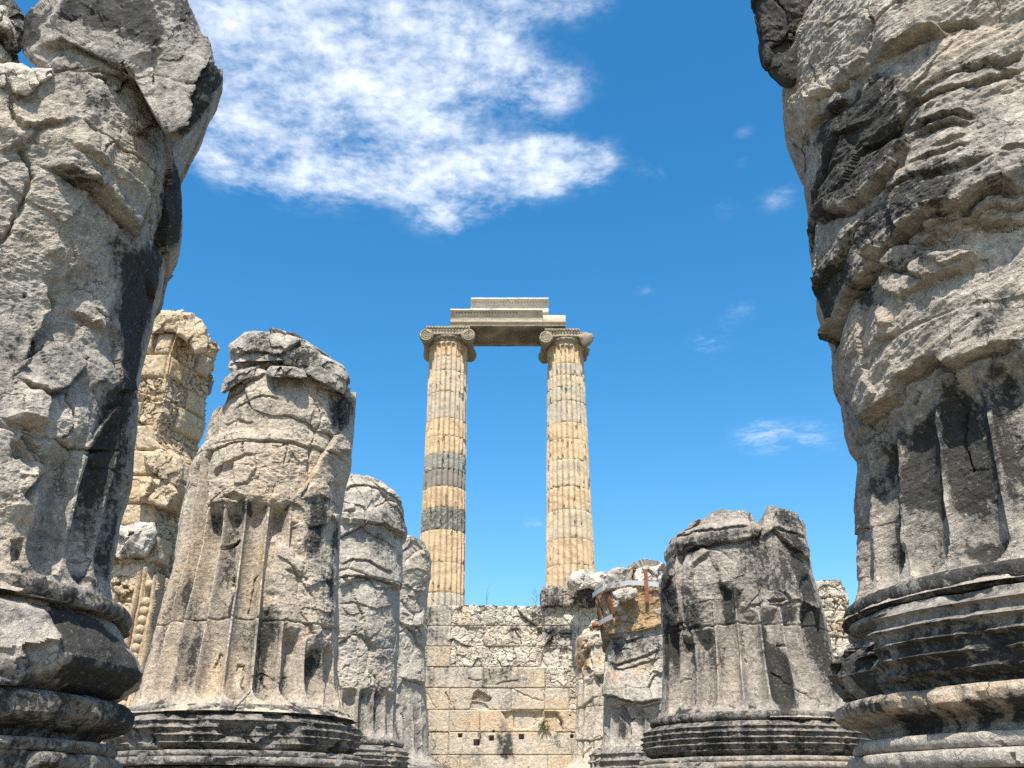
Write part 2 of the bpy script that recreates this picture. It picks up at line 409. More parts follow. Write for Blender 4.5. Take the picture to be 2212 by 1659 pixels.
# ------------------------------------------------------------------ ruined columns
class Column:
    def __init__(c, name, label, cat, X, Y, zb, R, left=None, right=None, sky=None, ztop=None, group=None, seed=0):
        c.X, c.Y, c.R, c.seed = X, Y, R, seed
        c.d = sqrt(X * X + Y * Y); c.phi = atan2(X, Y)
        c.zb = zb                                  # heights relative to the eye until the mesh is written
        c.e0 = np.array((-X / c.d, -Y / c.d)); c.e1 = np.array((Y / c.d, -X / c.d))
        c.root = thing(name, label, cat, (X, Y, FLOOR), group) if name else None
        c.pl, c.pr = c.side(left, -1), c.side(right, 1)
        c.sky = None; c.ztop = ztop
        if sky:
            pts = [c.un(*p) for p in sky]; pts.sort()
            c.sky = np.array(pts)
    def side(c, pts, s):
        if not pts: return None
        o = []
        for px, py in pts:
            a, b = ratio(px, py); ph = math.atan(a)
            D = (ph - c.phi) * s
            r = c.d * sin(D); y = c.d * cos(D) * cos(ph)
            o.append((b * y, r))
        o.sort(); return np.array(o)
    def rad(c, z):
        L = np.interp(z, c.pl[:, 0], c.pl[:, 1]) if c.pl is not None else None
        Rr = np.interp(z, c.pr[:, 0], c.pr[:, 1]) if c.pr is not None else None
        if L is None and Rr is None: L = Rr = np.full_like(z, c.R)
        if L is None: L = .5 * (c.R + np.minimum(Rr, c.R))
        if Rr is None: Rr = .5 * (c.R + np.minimum(L, c.R))
        return L, Rr
    def un(c, px, py, rr=None):
        """note on the picture -> (arc length s, height z) on this column"""
        a, b = ratio(px, py); ph = math.atan(a); D = ph - c.phi
        r = rr or c.R
        for _ in range(4):
            sd = max(-.985, min(.985, c.d * sin(D) / r))
            dist = c.d * cos(D) - r * sqrt(1 - sd * sd)
            y = dist * cos(ph); z = b * y
            if rr: continue
            L, Rr = c.rad(np.array([z])); r = float(.5 * (L[0] + Rr[0])) if abs(L[0] - Rr[0]) < .5 else c.R
        th = math.asin(sd) - D
        return th * c.R, z
    def surf(c, px, py):
        s_, z_ = c.un(px, py); th = s_ / c.R
        return c.Y + (c.e0[1] * cos(th) + c.e1[1] * sin(th)) * c.R
    def S(c, pts, rr=None): return [c.un(*p, rr) for p in pts]
    def build(c, mat, nf, nbk, nz, feats, detail, joints=(), flute=None, flare=.08, shrink=.1, capn=14, capdome=.1, wamp=.02, parts=('shaft',), zlo=None, labels=None, fscale=1.):
        th = np.concatenate([np.linspace(-1.85, 1.85, nf), np.linspace(1.85, 2 * pi - 1.85, nbk + 2)[1:-1]]).astype(np.float32)
        n = len(th)
        zt = np.full(n, c.ztop if c.ztop else 5., np.float32)
        if c.sky is not None:
            zt = np.interp(np.clip(th, -1.85, 1.85) * c.R, c.sky[:, 0], c.sky[:, 1]).astype(np.float32)
            k = th > 1.85; zt[k] = np.linspace(zt[nf - 1], zt[0], k.sum())
        v = np.linspace(0, 1, nz).astype(np.float32)
        lo = c.zb if zlo is None else zlo
        Z = lo + (zt[None, :] - lo) * v[:, None]
        TH = np.broadcast_to(th, Z.shape)
        L, Rr = c.rad(Z.ravel()); L = L.reshape(Z.shape); Rr = Rr.reshape(Z.shape)
        sn = np.sin(TH); wl = sstep(-.1, .95, -sn); wr = sstep(-.1, .95, sn); M_ = .5 * (L + Rr)
        rr = (L * wl + Rr * wr + M_ * (1 - wl - wr)) if True else M_
        rr = rr + flare * np.exp(-(Z - c.zb) / .1)
        # cap
        ck = np.linspace(0, 1, capn + 1)[1:].astype(np.float32)
        rcap = rr[-1][None, :] * (1 - ck[:, None] * .97)
        zc = zt.mean() + capdome
        zcap = zt[None, :] * (1 - ck[:, None] ** 1.3) + zc * ck[:, None] ** 1.3
        rr = np.concatenate([rr, rcap]); Z = np.concatenate([Z, zcap]); TH = np.concatenate([TH, np.broadcast_to(th, zcap.shape)])
        nr = nz + capn
        s = (TH * c.R).ravel().astype(np.float32); z = Z.ravel().astype(np.float32); r0 = rr.ravel().astype(np.float32); t_ = TH.ravel()
        dirx = c.e0[0] * np.cos(t_) + c.e1[0] * np.sin(t_); diry = c.e0[1] * np.cos(t_) + c.e1[1] * np.sin(t_)
        P = np.stack([c.X + dirx * r0, c.Y + diry * r0, z], 1).astype(np.float32)
        fd = Field(s, z, c.seed, wamp)
        for f in feats:
            if f[0] == 'ledge': f = (f[0], f[1], f[2] * fscale, *f[3:])
            getattr(fd, f[0])(*f[1:])
        fmask = np.zeros(len(s), np.float32)
        if flute:
            N, ph, dep, zone, z0 = flute['n'], flute['phase'], flute['depth'], flute['zone'], flute['z0']
            a = (t_ * N / (2 * pi) + ph) % 1.; u = 2 * a - 1
            zz = fd.Z
            m = np.zeros(len(s), np.float32)
            for poly in zone:
                d = polyinside(fd.S, zz, poly); m = np.maximum(m, sstep(-.03, flute.get('fade', .16), d + .06 * fbm(P * 3.1, 3, c.seed + 40)) ** .8)
            m = np.where(np.abs(t_) > 1.7, 1. * (z < flute.get('zback', 99)), m)
            hw = pi * c.R / N
            e = np.clip((z - z0) / hw, 0, 1); um = np.sqrt(np.clip(1 - (1 - e) ** 2, 0, 1)) * .90 + 1e-3
            prof = np.sqrt(np.clip(1 - (u / um) ** 2, 0, 1))
            wear = np.clip(.5 + 1.4 * perlin(P * 2.2, c.seed + 50), 0, 1)
            chip = np.clip(fbm(P * np.array((4, 4, 1.6), np.float32), 4, c.seed + 51) - .15, 0, 1) * .05 * sstep(.66, .9, np.abs(u))
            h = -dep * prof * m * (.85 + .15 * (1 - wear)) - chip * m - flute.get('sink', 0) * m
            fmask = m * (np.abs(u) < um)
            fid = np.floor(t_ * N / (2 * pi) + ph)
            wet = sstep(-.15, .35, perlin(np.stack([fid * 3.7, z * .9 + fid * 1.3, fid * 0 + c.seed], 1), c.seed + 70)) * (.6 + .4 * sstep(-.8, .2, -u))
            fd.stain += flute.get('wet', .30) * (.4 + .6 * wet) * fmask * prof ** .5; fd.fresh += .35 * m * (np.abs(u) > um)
            fd.h += h; fd.calm = np.maximum(fd.calm, m * .95)
        hd, tone, crk = detail(P, s, z, fd)
        sil = 1 - sstep(1.0, 1.33, np.minimum(np.abs(t_), np.abs(t_ - 2 * pi)))
        H = fd.h * (.12 + .88 * sil) + hd * (.45 + .55 * sil)
        capm = np.concatenate([np.zeros(nz), np.ones(capn)]).repeat(n).astype(np.float32)
        for zj in joints:
            dz = np.abs(fd.Z - (zj(s) if callable(zj) else zj)); H -= .022 * np.exp(-(dz / .012) ** 2)
        rad = r0 + H * (1 - .6 * capm)
        X = c.X + dirx * rad; Yy = c.Y + diry * rad; Zz = z + capm * H * .8 + EYE
        V = np.stack([X, Yy, Zz], 1)
        at_ = dict(stain=fd.stain, tone=tone, warm=fd.warm, fresh=fd.fresh)
        # cut into drums along the joints
        cuts = [0] + [int(np.clip(((zj(np.zeros(1, np.float32))[0] if callable(zj) else zj) - lo) / (zt.mean() - lo) * (nz - 1), 2, nz - 2)) for zj in joints] + [nr - 1]
        for k in range(len(cuts) - 1):
            a, b = cuts[k] * n, (cuts[k + 1] + 1) * n
            o = mesh_from(parts[k] if len(parts) > k else parts[-1], V[a:b], gridquads(cuts[k + 1] - cuts[k] + 1, n), mat, c.root, {kk: vv[a:b] for kk, vv in at_.items()})
            if labels and labels[k]: o['label'] = labels[k]
        return c
    def ring(c, name, prof, mat, nf=260, nb=60, feats=(), rough=.012, seed=0, dmg=None, parent=None, stain=0., res=.012, chipamt=.05):
        """one turned member of the base: closed profile of (z, r) from top to bottom"""
        prof = np.array(prof, np.float32); seg = np.hypot(*(prof[1:] - prof[:-1]).T); u = np.concatenate([[0], np.cumsum(seg)])
        k = int(u[-1] / res); uu = np.linspace(0, u[-1], k)
        zz, rr = np.interp(uu, u, prof[:, 0]), np.interp(uu, u, prof[:, 1])
        th = np.concatenate([np.linspace(-1.85, 1.85, nf), np.linspace(1.85, 2 * pi - 1.85, nb + 2)[1:-1]])
        TH = np.broadcast_to(th[None, :], (k, len(th))).ravel(); Z = zz.repeat(len(th)); R = rr.repeat(len(th))
        dx = c.e0[0] * np.cos(TH) + c.e1[0] * np.sin(TH); dy = c.e0[1] * np.cos(TH) + c.e1[1] * np.sin(TH)
        P = np.stack([c.X + dx * R, c.Y + dy * R, Z], 1).astype(np.float32); S = (TH * c.R).astype(np.float32); Z = Z.astype(np.float32)
        fd = Field(S, Z, seed, .02)
        for f in feats: getattr(fd, f[0])(*f[1:])
        fh, fe, fr = facets(P, .28, .02, .18, seed + 3)
        low = fbm(P * 1.3, 3, seed + 8)
        chip = sstep(.05, .45, fbm(P * 2.4, 4, seed + 4) + .5 * low)
        h = fd.h + rough * fbm(P * 5, 4, seed) + .35 * rough * fbm(P * 22, 3, seed + 2) - chip * (chipamt + np.abs(fh) * .5) + .012 * low
        if dmg is not None:
            m, rb = dmg(S, Z, P)
            h = h * (1 - m) + m * (rb - R + fh * .9 + .03 * fbm(P * 4, 4, seed + 6))
        V = np.stack([P[:, 0] + dx * h, P[:, 1] + dy * h, Z + .35 * rough * fbm(P * 4 + 9, 3, seed + 1) + EYE], 1)
        Q = gridquads(k, len(th))[:, ::-1]
        return mesh_from(name, V, Q, mat, parent or c.root, dict(stain=fd.stain + stain, tone=fr * .4, warm=fd.warm, fresh=fd.fresh + chip * .3))

def reeds(z1, z0, R, n, depth=.035, sq=.55):
    """torus from z1 down to z0 with n horizontal reeds"""
    H = z1 - z0; out = [(z1, R - .22)]
    for i in range(0, 241):
        t = i / 240; zz = z1 - H * t
        bulge = (1 - abs(2 * t - 1) ** 2.6) ** sq
        x = (t * n) % 1.
        out.append((zz, R - .17 + .17 * bulge - depth * (1 - abs(2 * x - 1) ** 2.4 if 0 < t < 1 else 1)))
    return out + [(z0, R - .22)]
def torus(z1, z0, R, r_in):
    H = (z1 - z0) / 2; zm = (z1 + z0) / 2
    return [(z1, r_in)] + [(zm + H * cos(pi * i / 24), R - H * .8 + H * .8 * sin(pi * i / 24)) for i in range(25)] + [(z0, r_in)]

def detail_std(big=.035, f1=(.75, .05, .10), f2=(.24, .02, .10), micro=.014, crack=.02, seed=0, aniso=(1, 1, 1), strata=None, calmk=.85):
    def fn(P, s, z, fd):
        k = 1 - calmk * fd.calm
        h = big * fbm(P * .9, 3, seed) * (1 - .5 * fd.calm)
        a, e, r = facets(P, f1[0], f1[1], f1[2], seed + 1, .2, aniso)
        b, e2, r2 = facets(P, f2[0], f2[1], f2[2], seed + 2, .14, aniso)
        patch = sstep(-.15, .35, fbm(P * 1.1, 3, seed + 7)); pc = sstep(-.05, .3, perlin(P * 1.7, seed + 8))
        h += k * (a + b * patch)
        h -= k * crack * (e * pc + .5 * e2 * patch * pc)
        h += micro * (.35 + .65 * k) * fbm(P * 6.5, 5, seed + 3, .58)
        h += .55 * micro * k * (fbm(P * np.array((9, 9, 16.), np.float32), 4, seed + 4, .62, ridged=True) - .4) * (.3 + .7 * patch)
        h += .0035 * (.5 + .5 * k) * fbm(P * 34, 3, seed + 6, .6)
        if strata:
            rot, fr, am = strata
            q = s * cos(rot) + z * sin(rot); w = -s * sin(rot) + z * cos(rot)
            sp = np.stack([q * .9, w * fr, np.full_like(s, 2.)], 1) + warp3(P, 1.4, .35, seed + 30)
            rg = fbm(sp, 5, seed + 31, .55, ridged=True)
            st = np.floor(w * fr * .5 + 1.2 * perlin(P * 1.2, seed + 33) + .3 * perlin(P * 4.5, seed + 34))
            saw = (w * fr * .5 + 1.2 * perlin(P * 1.2, seed + 33) + .3 * perlin(P * 4.5, seed + 34)) - st
            h += k * am * (.55 * (rg - .4) + 1.1 * (saw ** 2.2 * (1 - sstep(.88, 1., saw)) - .25) * sstep(-.1, .35, perlin(P * .8, seed + 35)))
        fd.fresh += .55 * (r2 > .72) * patch * k
        fd.stain += .10 * (perlin(P * 1.5, seed + 12) > 0) * 0
        tone = (.6 * r + .4 * r2 - .5) * .9 * k
        return h, tone.astype(np.float32), e
    return fn
QF = 1.0   # mesh density factor
# ================================================================== near left column
A = Column('ruined_column', 'huge broken grey column in the left foreground with a black boulder on top', 'column', -3.3, 5.2, .99, 1.02, seed=1,
    right=c1([(1437, 440), (1437, 520), (1430, 610), (1355, 760), (1330, 850), (1270, 950), (1180, 1120), (1165, 1200), (1172, 1420), (1165, 1600)])
        + c2([(1145, 20), (1090, 80), (1070, 200), (1055, 280), (1025, 335), (1010, 400), (1000, 470), (960, 620), (930, 750), (905, 870), (895, 920), (905, 1000), (890, 1100), (870, 1250), (865, 1450), (845, 1560), (815, 1650)])
        + c3([(785, 100), (760, 250), (740, 340), (722, 400), (712, 560)]),
    sky=c1([(-420, 470), (0, 470), (230, 480), (400, 480), (700, 505), (900, 540), (1050, 600), (1120, 560), (1200, 460), (1330, 420), (1400, 440), (1436, 520)]))
S = A.S
fa = [
 ('ledge', S(c1([(290, 1105), (380, 1130), (520, 1200), (640, 1290), (720, 1370), (800, 1450), (872, 1548)])), .13, .55),
 ('ledge', S(c1([(872, 1548), (905, 1480), (930, 1300), (960, 1150)])), -.03, .2),
 ('ledge', S(c1([(430, 940), (480, 1000), (560, 1050), (620, 1100), (655, 1125)])), .05, .25),
 ('crack', S(c1([(500, 810), (580, 870), (670, 940), (760, 1010), (820, 1020), (900, 1080), (960, 1130), (985, 1165)])), .05, .008),
 ('crack', S(c1([(680, 950), (630, 990), (600, 1060)])), .03, .006),
 ('ledge', S(c1([(780, 890), (850, 862), (915, 830), (970, 750), (1005, 705)])), .06, .3),
 ('crack', S(c1([(150, 950), (182, 1150), (150, 1260), (100, 1370), (50, 1480), (0, 1580)])), .05, .012),
 ('ledge', S(c1([(0, 1000), (70, 990), (150, 960), (200, 870), (240, 800)])), .05, .2),
 ('ledge', S(c1([(85, 600), (110, 780), (140, 825), (220, 822), (300, 790), (420, 795), (445, 845)])), .06, .3),
 ('ledge', S(c1([(0, 560), (60, 620), (85, 720), (60, 790)])), -.06, .2),
 ('crack', S(c1([(830, 760), (830, 900), (836, 1010)])), .02, .005),
 ('crack', S(c1([(1075, 1080), (1040, 1160), (1010, 1200), (1020, 1290), (1040, 1350)])), .03, .007),
 ('crack', S(c1([(970, 1180), (935, 1380), (890, 1510)])), .03, .007),
 ('ledge', S(c1([(500, 800), (520, 700), (560, 620), (590, 560)])), -.03, .2),
 ('ledge', S(c1([(1060, 690), (1090, 800), (1115, 900), (1100, 1050), (1080, 1180), (1060, 1320), (1050, 1480), (1000, 1650)])), -.05, .14),
 ('plate', S(c1([(565, 505), (680, 530), (660, 570), (760, 600), (770, 530), (830, 505), (760, 620), (720, 630), (640, 570)])), -.09, .01),
 ('plate', S(c1([(300, 1500), (470, 1600), (430, 1700), (250, 1690)])), .03, .08),
 # second tier
 ('plate', S(c2([(325, 180), (420, 230), (450, 290), (400, 320), (350, 330), (335, 260)])), -.10, .05),
 ('ledge', S(c2([(285, 110), (325, 190), (345, 330), (300, 385), (230, 520), (160, 690), (105, 760)])), -.10, .30),
 ('ledge', S(c2([(530, 340), (590, 400), (650, 460), (690, 505)])), .07, .2),
 ('ledge', S(c2([(110, 800), (180, 830), (270, 890), (380, 860), (430, 830), (490, 775), (560, 700), (590, 650)])), .09, .35),
 ('plate', S(c2([(70, 960), (130, 900), (250, 840), (285, 950), (250, 1140), (140, 1090), (30, 1055)])), .06, .03),
 ('crack', S(c2([(440, 870), (440, 940), (470, 1000), (470, 1080), (420, 1160), (390, 1200)])), .05, .009),
 ('ledge', S(c2([(20, 1060), (100, 1085), (180, 1112), (250, 1142)])), .08, .15),
 ('crack', S(c2([(330, 1190), (400, 1230), (460, 1255), (640, 1262), (760, 1250)])), .04, .008),
 ('crack', S(c2([(468, 1260), (480, 1400), (470, 1640)])), .03, .007),
 ('crack', S(c2([(750, 410), (690, 380), (640, 330)])), .03, .006),
 ('crack', S(c2([(590, 640), (570, 700), (530, 740)])), .05, .012),
 ('ledge', S(c2([(700, 1000), (760, 880), (800, 870), (900, 870)])), .05, .2),
 ('ledge', S(c2([(740, 380), (760, 600), (770, 860)])), .035, .12),
 ('ledge', S(c2([(990, 130), (1000, 250), (1030, 340)])), .06, .1),
 ('crack', S(c2([(120, 1180), (230, 1260), (300, 1380), (200, 1500), (130, 1600)])), .07, .018),
 ('plate', S(c2([(60, 1190), (170, 1240), (240, 1330), (170, 1420), (60, 1330)])), -.07, .05),
 ('plate', S(c2([(110, 1440), (210, 1400), (230, 1500), (140, 1560)])), .06, .04),
 ('plate', S(c2([(520, 1500), (600, 1480), (610, 1560), (540, 1570)])), -.05, .02),
 ('plate', S(c3([(40, 190), (130, 180), (100, 340), (20, 330)])), -.05, .02),
 # dark crust, and the shade painted under the main flake
 ('mark', 'stain', S(c2([(770, -40), (1110, -40), (1060, 250), (1000, 420), (930, 750), (900, 900), (860, 860), (770, 870), (755, 500), (790, 250)])), .95, .07),
 ('mark', 'stain', S(c2([(700, 870), (910, 860), (900, 1050), (870, 1250), (860, 1500), (820, 1660), (590, 1660), (640, 1400), (670, 1050)])), .62, .1),
 ('mark', 'stain', S(c1([(1090, 880), (1170, 1180), (1175, 1660), (1000, 1660), (1050, 1400), (1070, 1150)])), .8, .05),
 ('mark', 'stain', S(c1([(1200, 450), (1380, 420), (1350, 700), (1180, 860), (1130, 900), (1190, 700)])), .75, .06),
 ('mark', 'stain', S(c1([(540, 670), (640, 650), (700, 730), (620, 780), (550, 740)])), .62, .05),
 ('mark', 'stain', S(c1([(300, 1120), (420, 1170), (560, 1260), (600, 1330), (480, 1270), (360, 1200)])), .75, .05),  # dark band below the main flake: its shadow put into the colour
 ('mark', 'stain', S(c1([(680, 1560), (800, 1470), (900, 1560), (870, 1640), (760, 1660)])), .7, .06),
 ('mark', 'stain', S(c3([(470, 430), (620, 440), (640, 560), (500, 500)])), .8, .04),
 ('mark', 'stain', S(c3([(110, 330), (260, 360), (300, 450), (140, 410)])), .65, .04),
 ('mark', 'stain', S(c3([(560, -40), (790, -40), (720, 420), (640, 380), (600, 200)])), .5, .06),
 ('mark', 'stain', S(c2([(120, 620), (420, 560), (480, 700), (300, 840), (140, 780)])), .30, .12),
 ('mark', 'warm', S(c1([(100, 1450), (420, 1500), (560, 1640), (100, 1650)])), .35, .15),
]
for x, y, rr, t in ((982, 818, 11, c1), (793, 1132, 12, c1), (172, 247, 15, c2)):
    fa.append(('plate', S(t([(x + rr * cos(k), y + rr * 1.3 * sin(k)) for k in np.linspace(0, 6.28, 9)[:-1]])), -.05, .012))
zf = S(c3([(250, 420)]))[0]
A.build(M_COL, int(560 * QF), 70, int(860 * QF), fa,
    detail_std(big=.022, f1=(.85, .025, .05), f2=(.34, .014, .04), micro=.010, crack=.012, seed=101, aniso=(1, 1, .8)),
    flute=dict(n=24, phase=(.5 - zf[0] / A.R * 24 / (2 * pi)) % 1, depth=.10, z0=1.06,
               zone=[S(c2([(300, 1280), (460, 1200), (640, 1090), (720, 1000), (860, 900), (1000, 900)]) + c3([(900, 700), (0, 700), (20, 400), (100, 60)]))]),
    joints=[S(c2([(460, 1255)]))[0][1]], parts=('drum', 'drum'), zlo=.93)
sA = lambda pts: S(c3(pts), 1.27)
def dA(Sx, Z, P):
    m = sstep(.02, .10, polyinside(Sx, Z, sA([(-900, 455), (60, 440), (300, 520), (470, 560), (500, 800), (430, 1100), (0, 1300), (-900, 1300)])))
    return m, 1.27 + .05 * perlin(P * 1.5, 5)
A.ring('apophyge_ring', torus(1.02, .93, 1.17, .95), M_BASE, 420, 60, rough=.007, seed=201, stain=.25, parent=None, chipamt=.012)
A.ring('torus', [(.945, .85), (.94, 1.07), (.90, 1.12), (.84, 1.15), (.74, 1.23), (.67, 1.275), (.63, 1.27), (.58, 1.20), (.545, 1.17), (.51, 1.07), (.50, .85)], M_COL, 460, 60, rough=.016, seed=202, dmg=dA,
       feats=[('mark', 'stain', sA([(560, 540), (830, 760), (1000, 980), (900, 1250), (700, 1250), (440, 1090), (480, 860), (400, 700), (500, 640)]), 1.15, .05),
              ('mark', 'stain', sA([(0, 960), (440, 1060), (600, 1160), (0, 1120)]), .6, .06)], chipamt=.02)  # last mark: shadow low on the torus, painted as a dark band
A.ring('scotia', [(.51, .9), (.505, 1.20), (.48, 1.245), (.40, 1.25), (.375, 1.22), (.34, 1.10), (.31, 1.08), (.295, 1.12), (.29, .9)], M_BASE, 420, 60, rough=.014, seed=203, stain=.32)
A.ring('lower_torus', torus(.295, .235, 1.22, .95) + torus(.235, .15, 1.245, .95), M_BASE, 420, 60, rough=.008, seed=204, stain=.1)
A.ring('plinth', [(.16, .9), (.15, 1.15), (.05, 1.16), (0, 1.28), (-.26, 1.3), (-.27, .9)], M_BASE, 200, 40, rough=.01, seed=205, stain=.25)

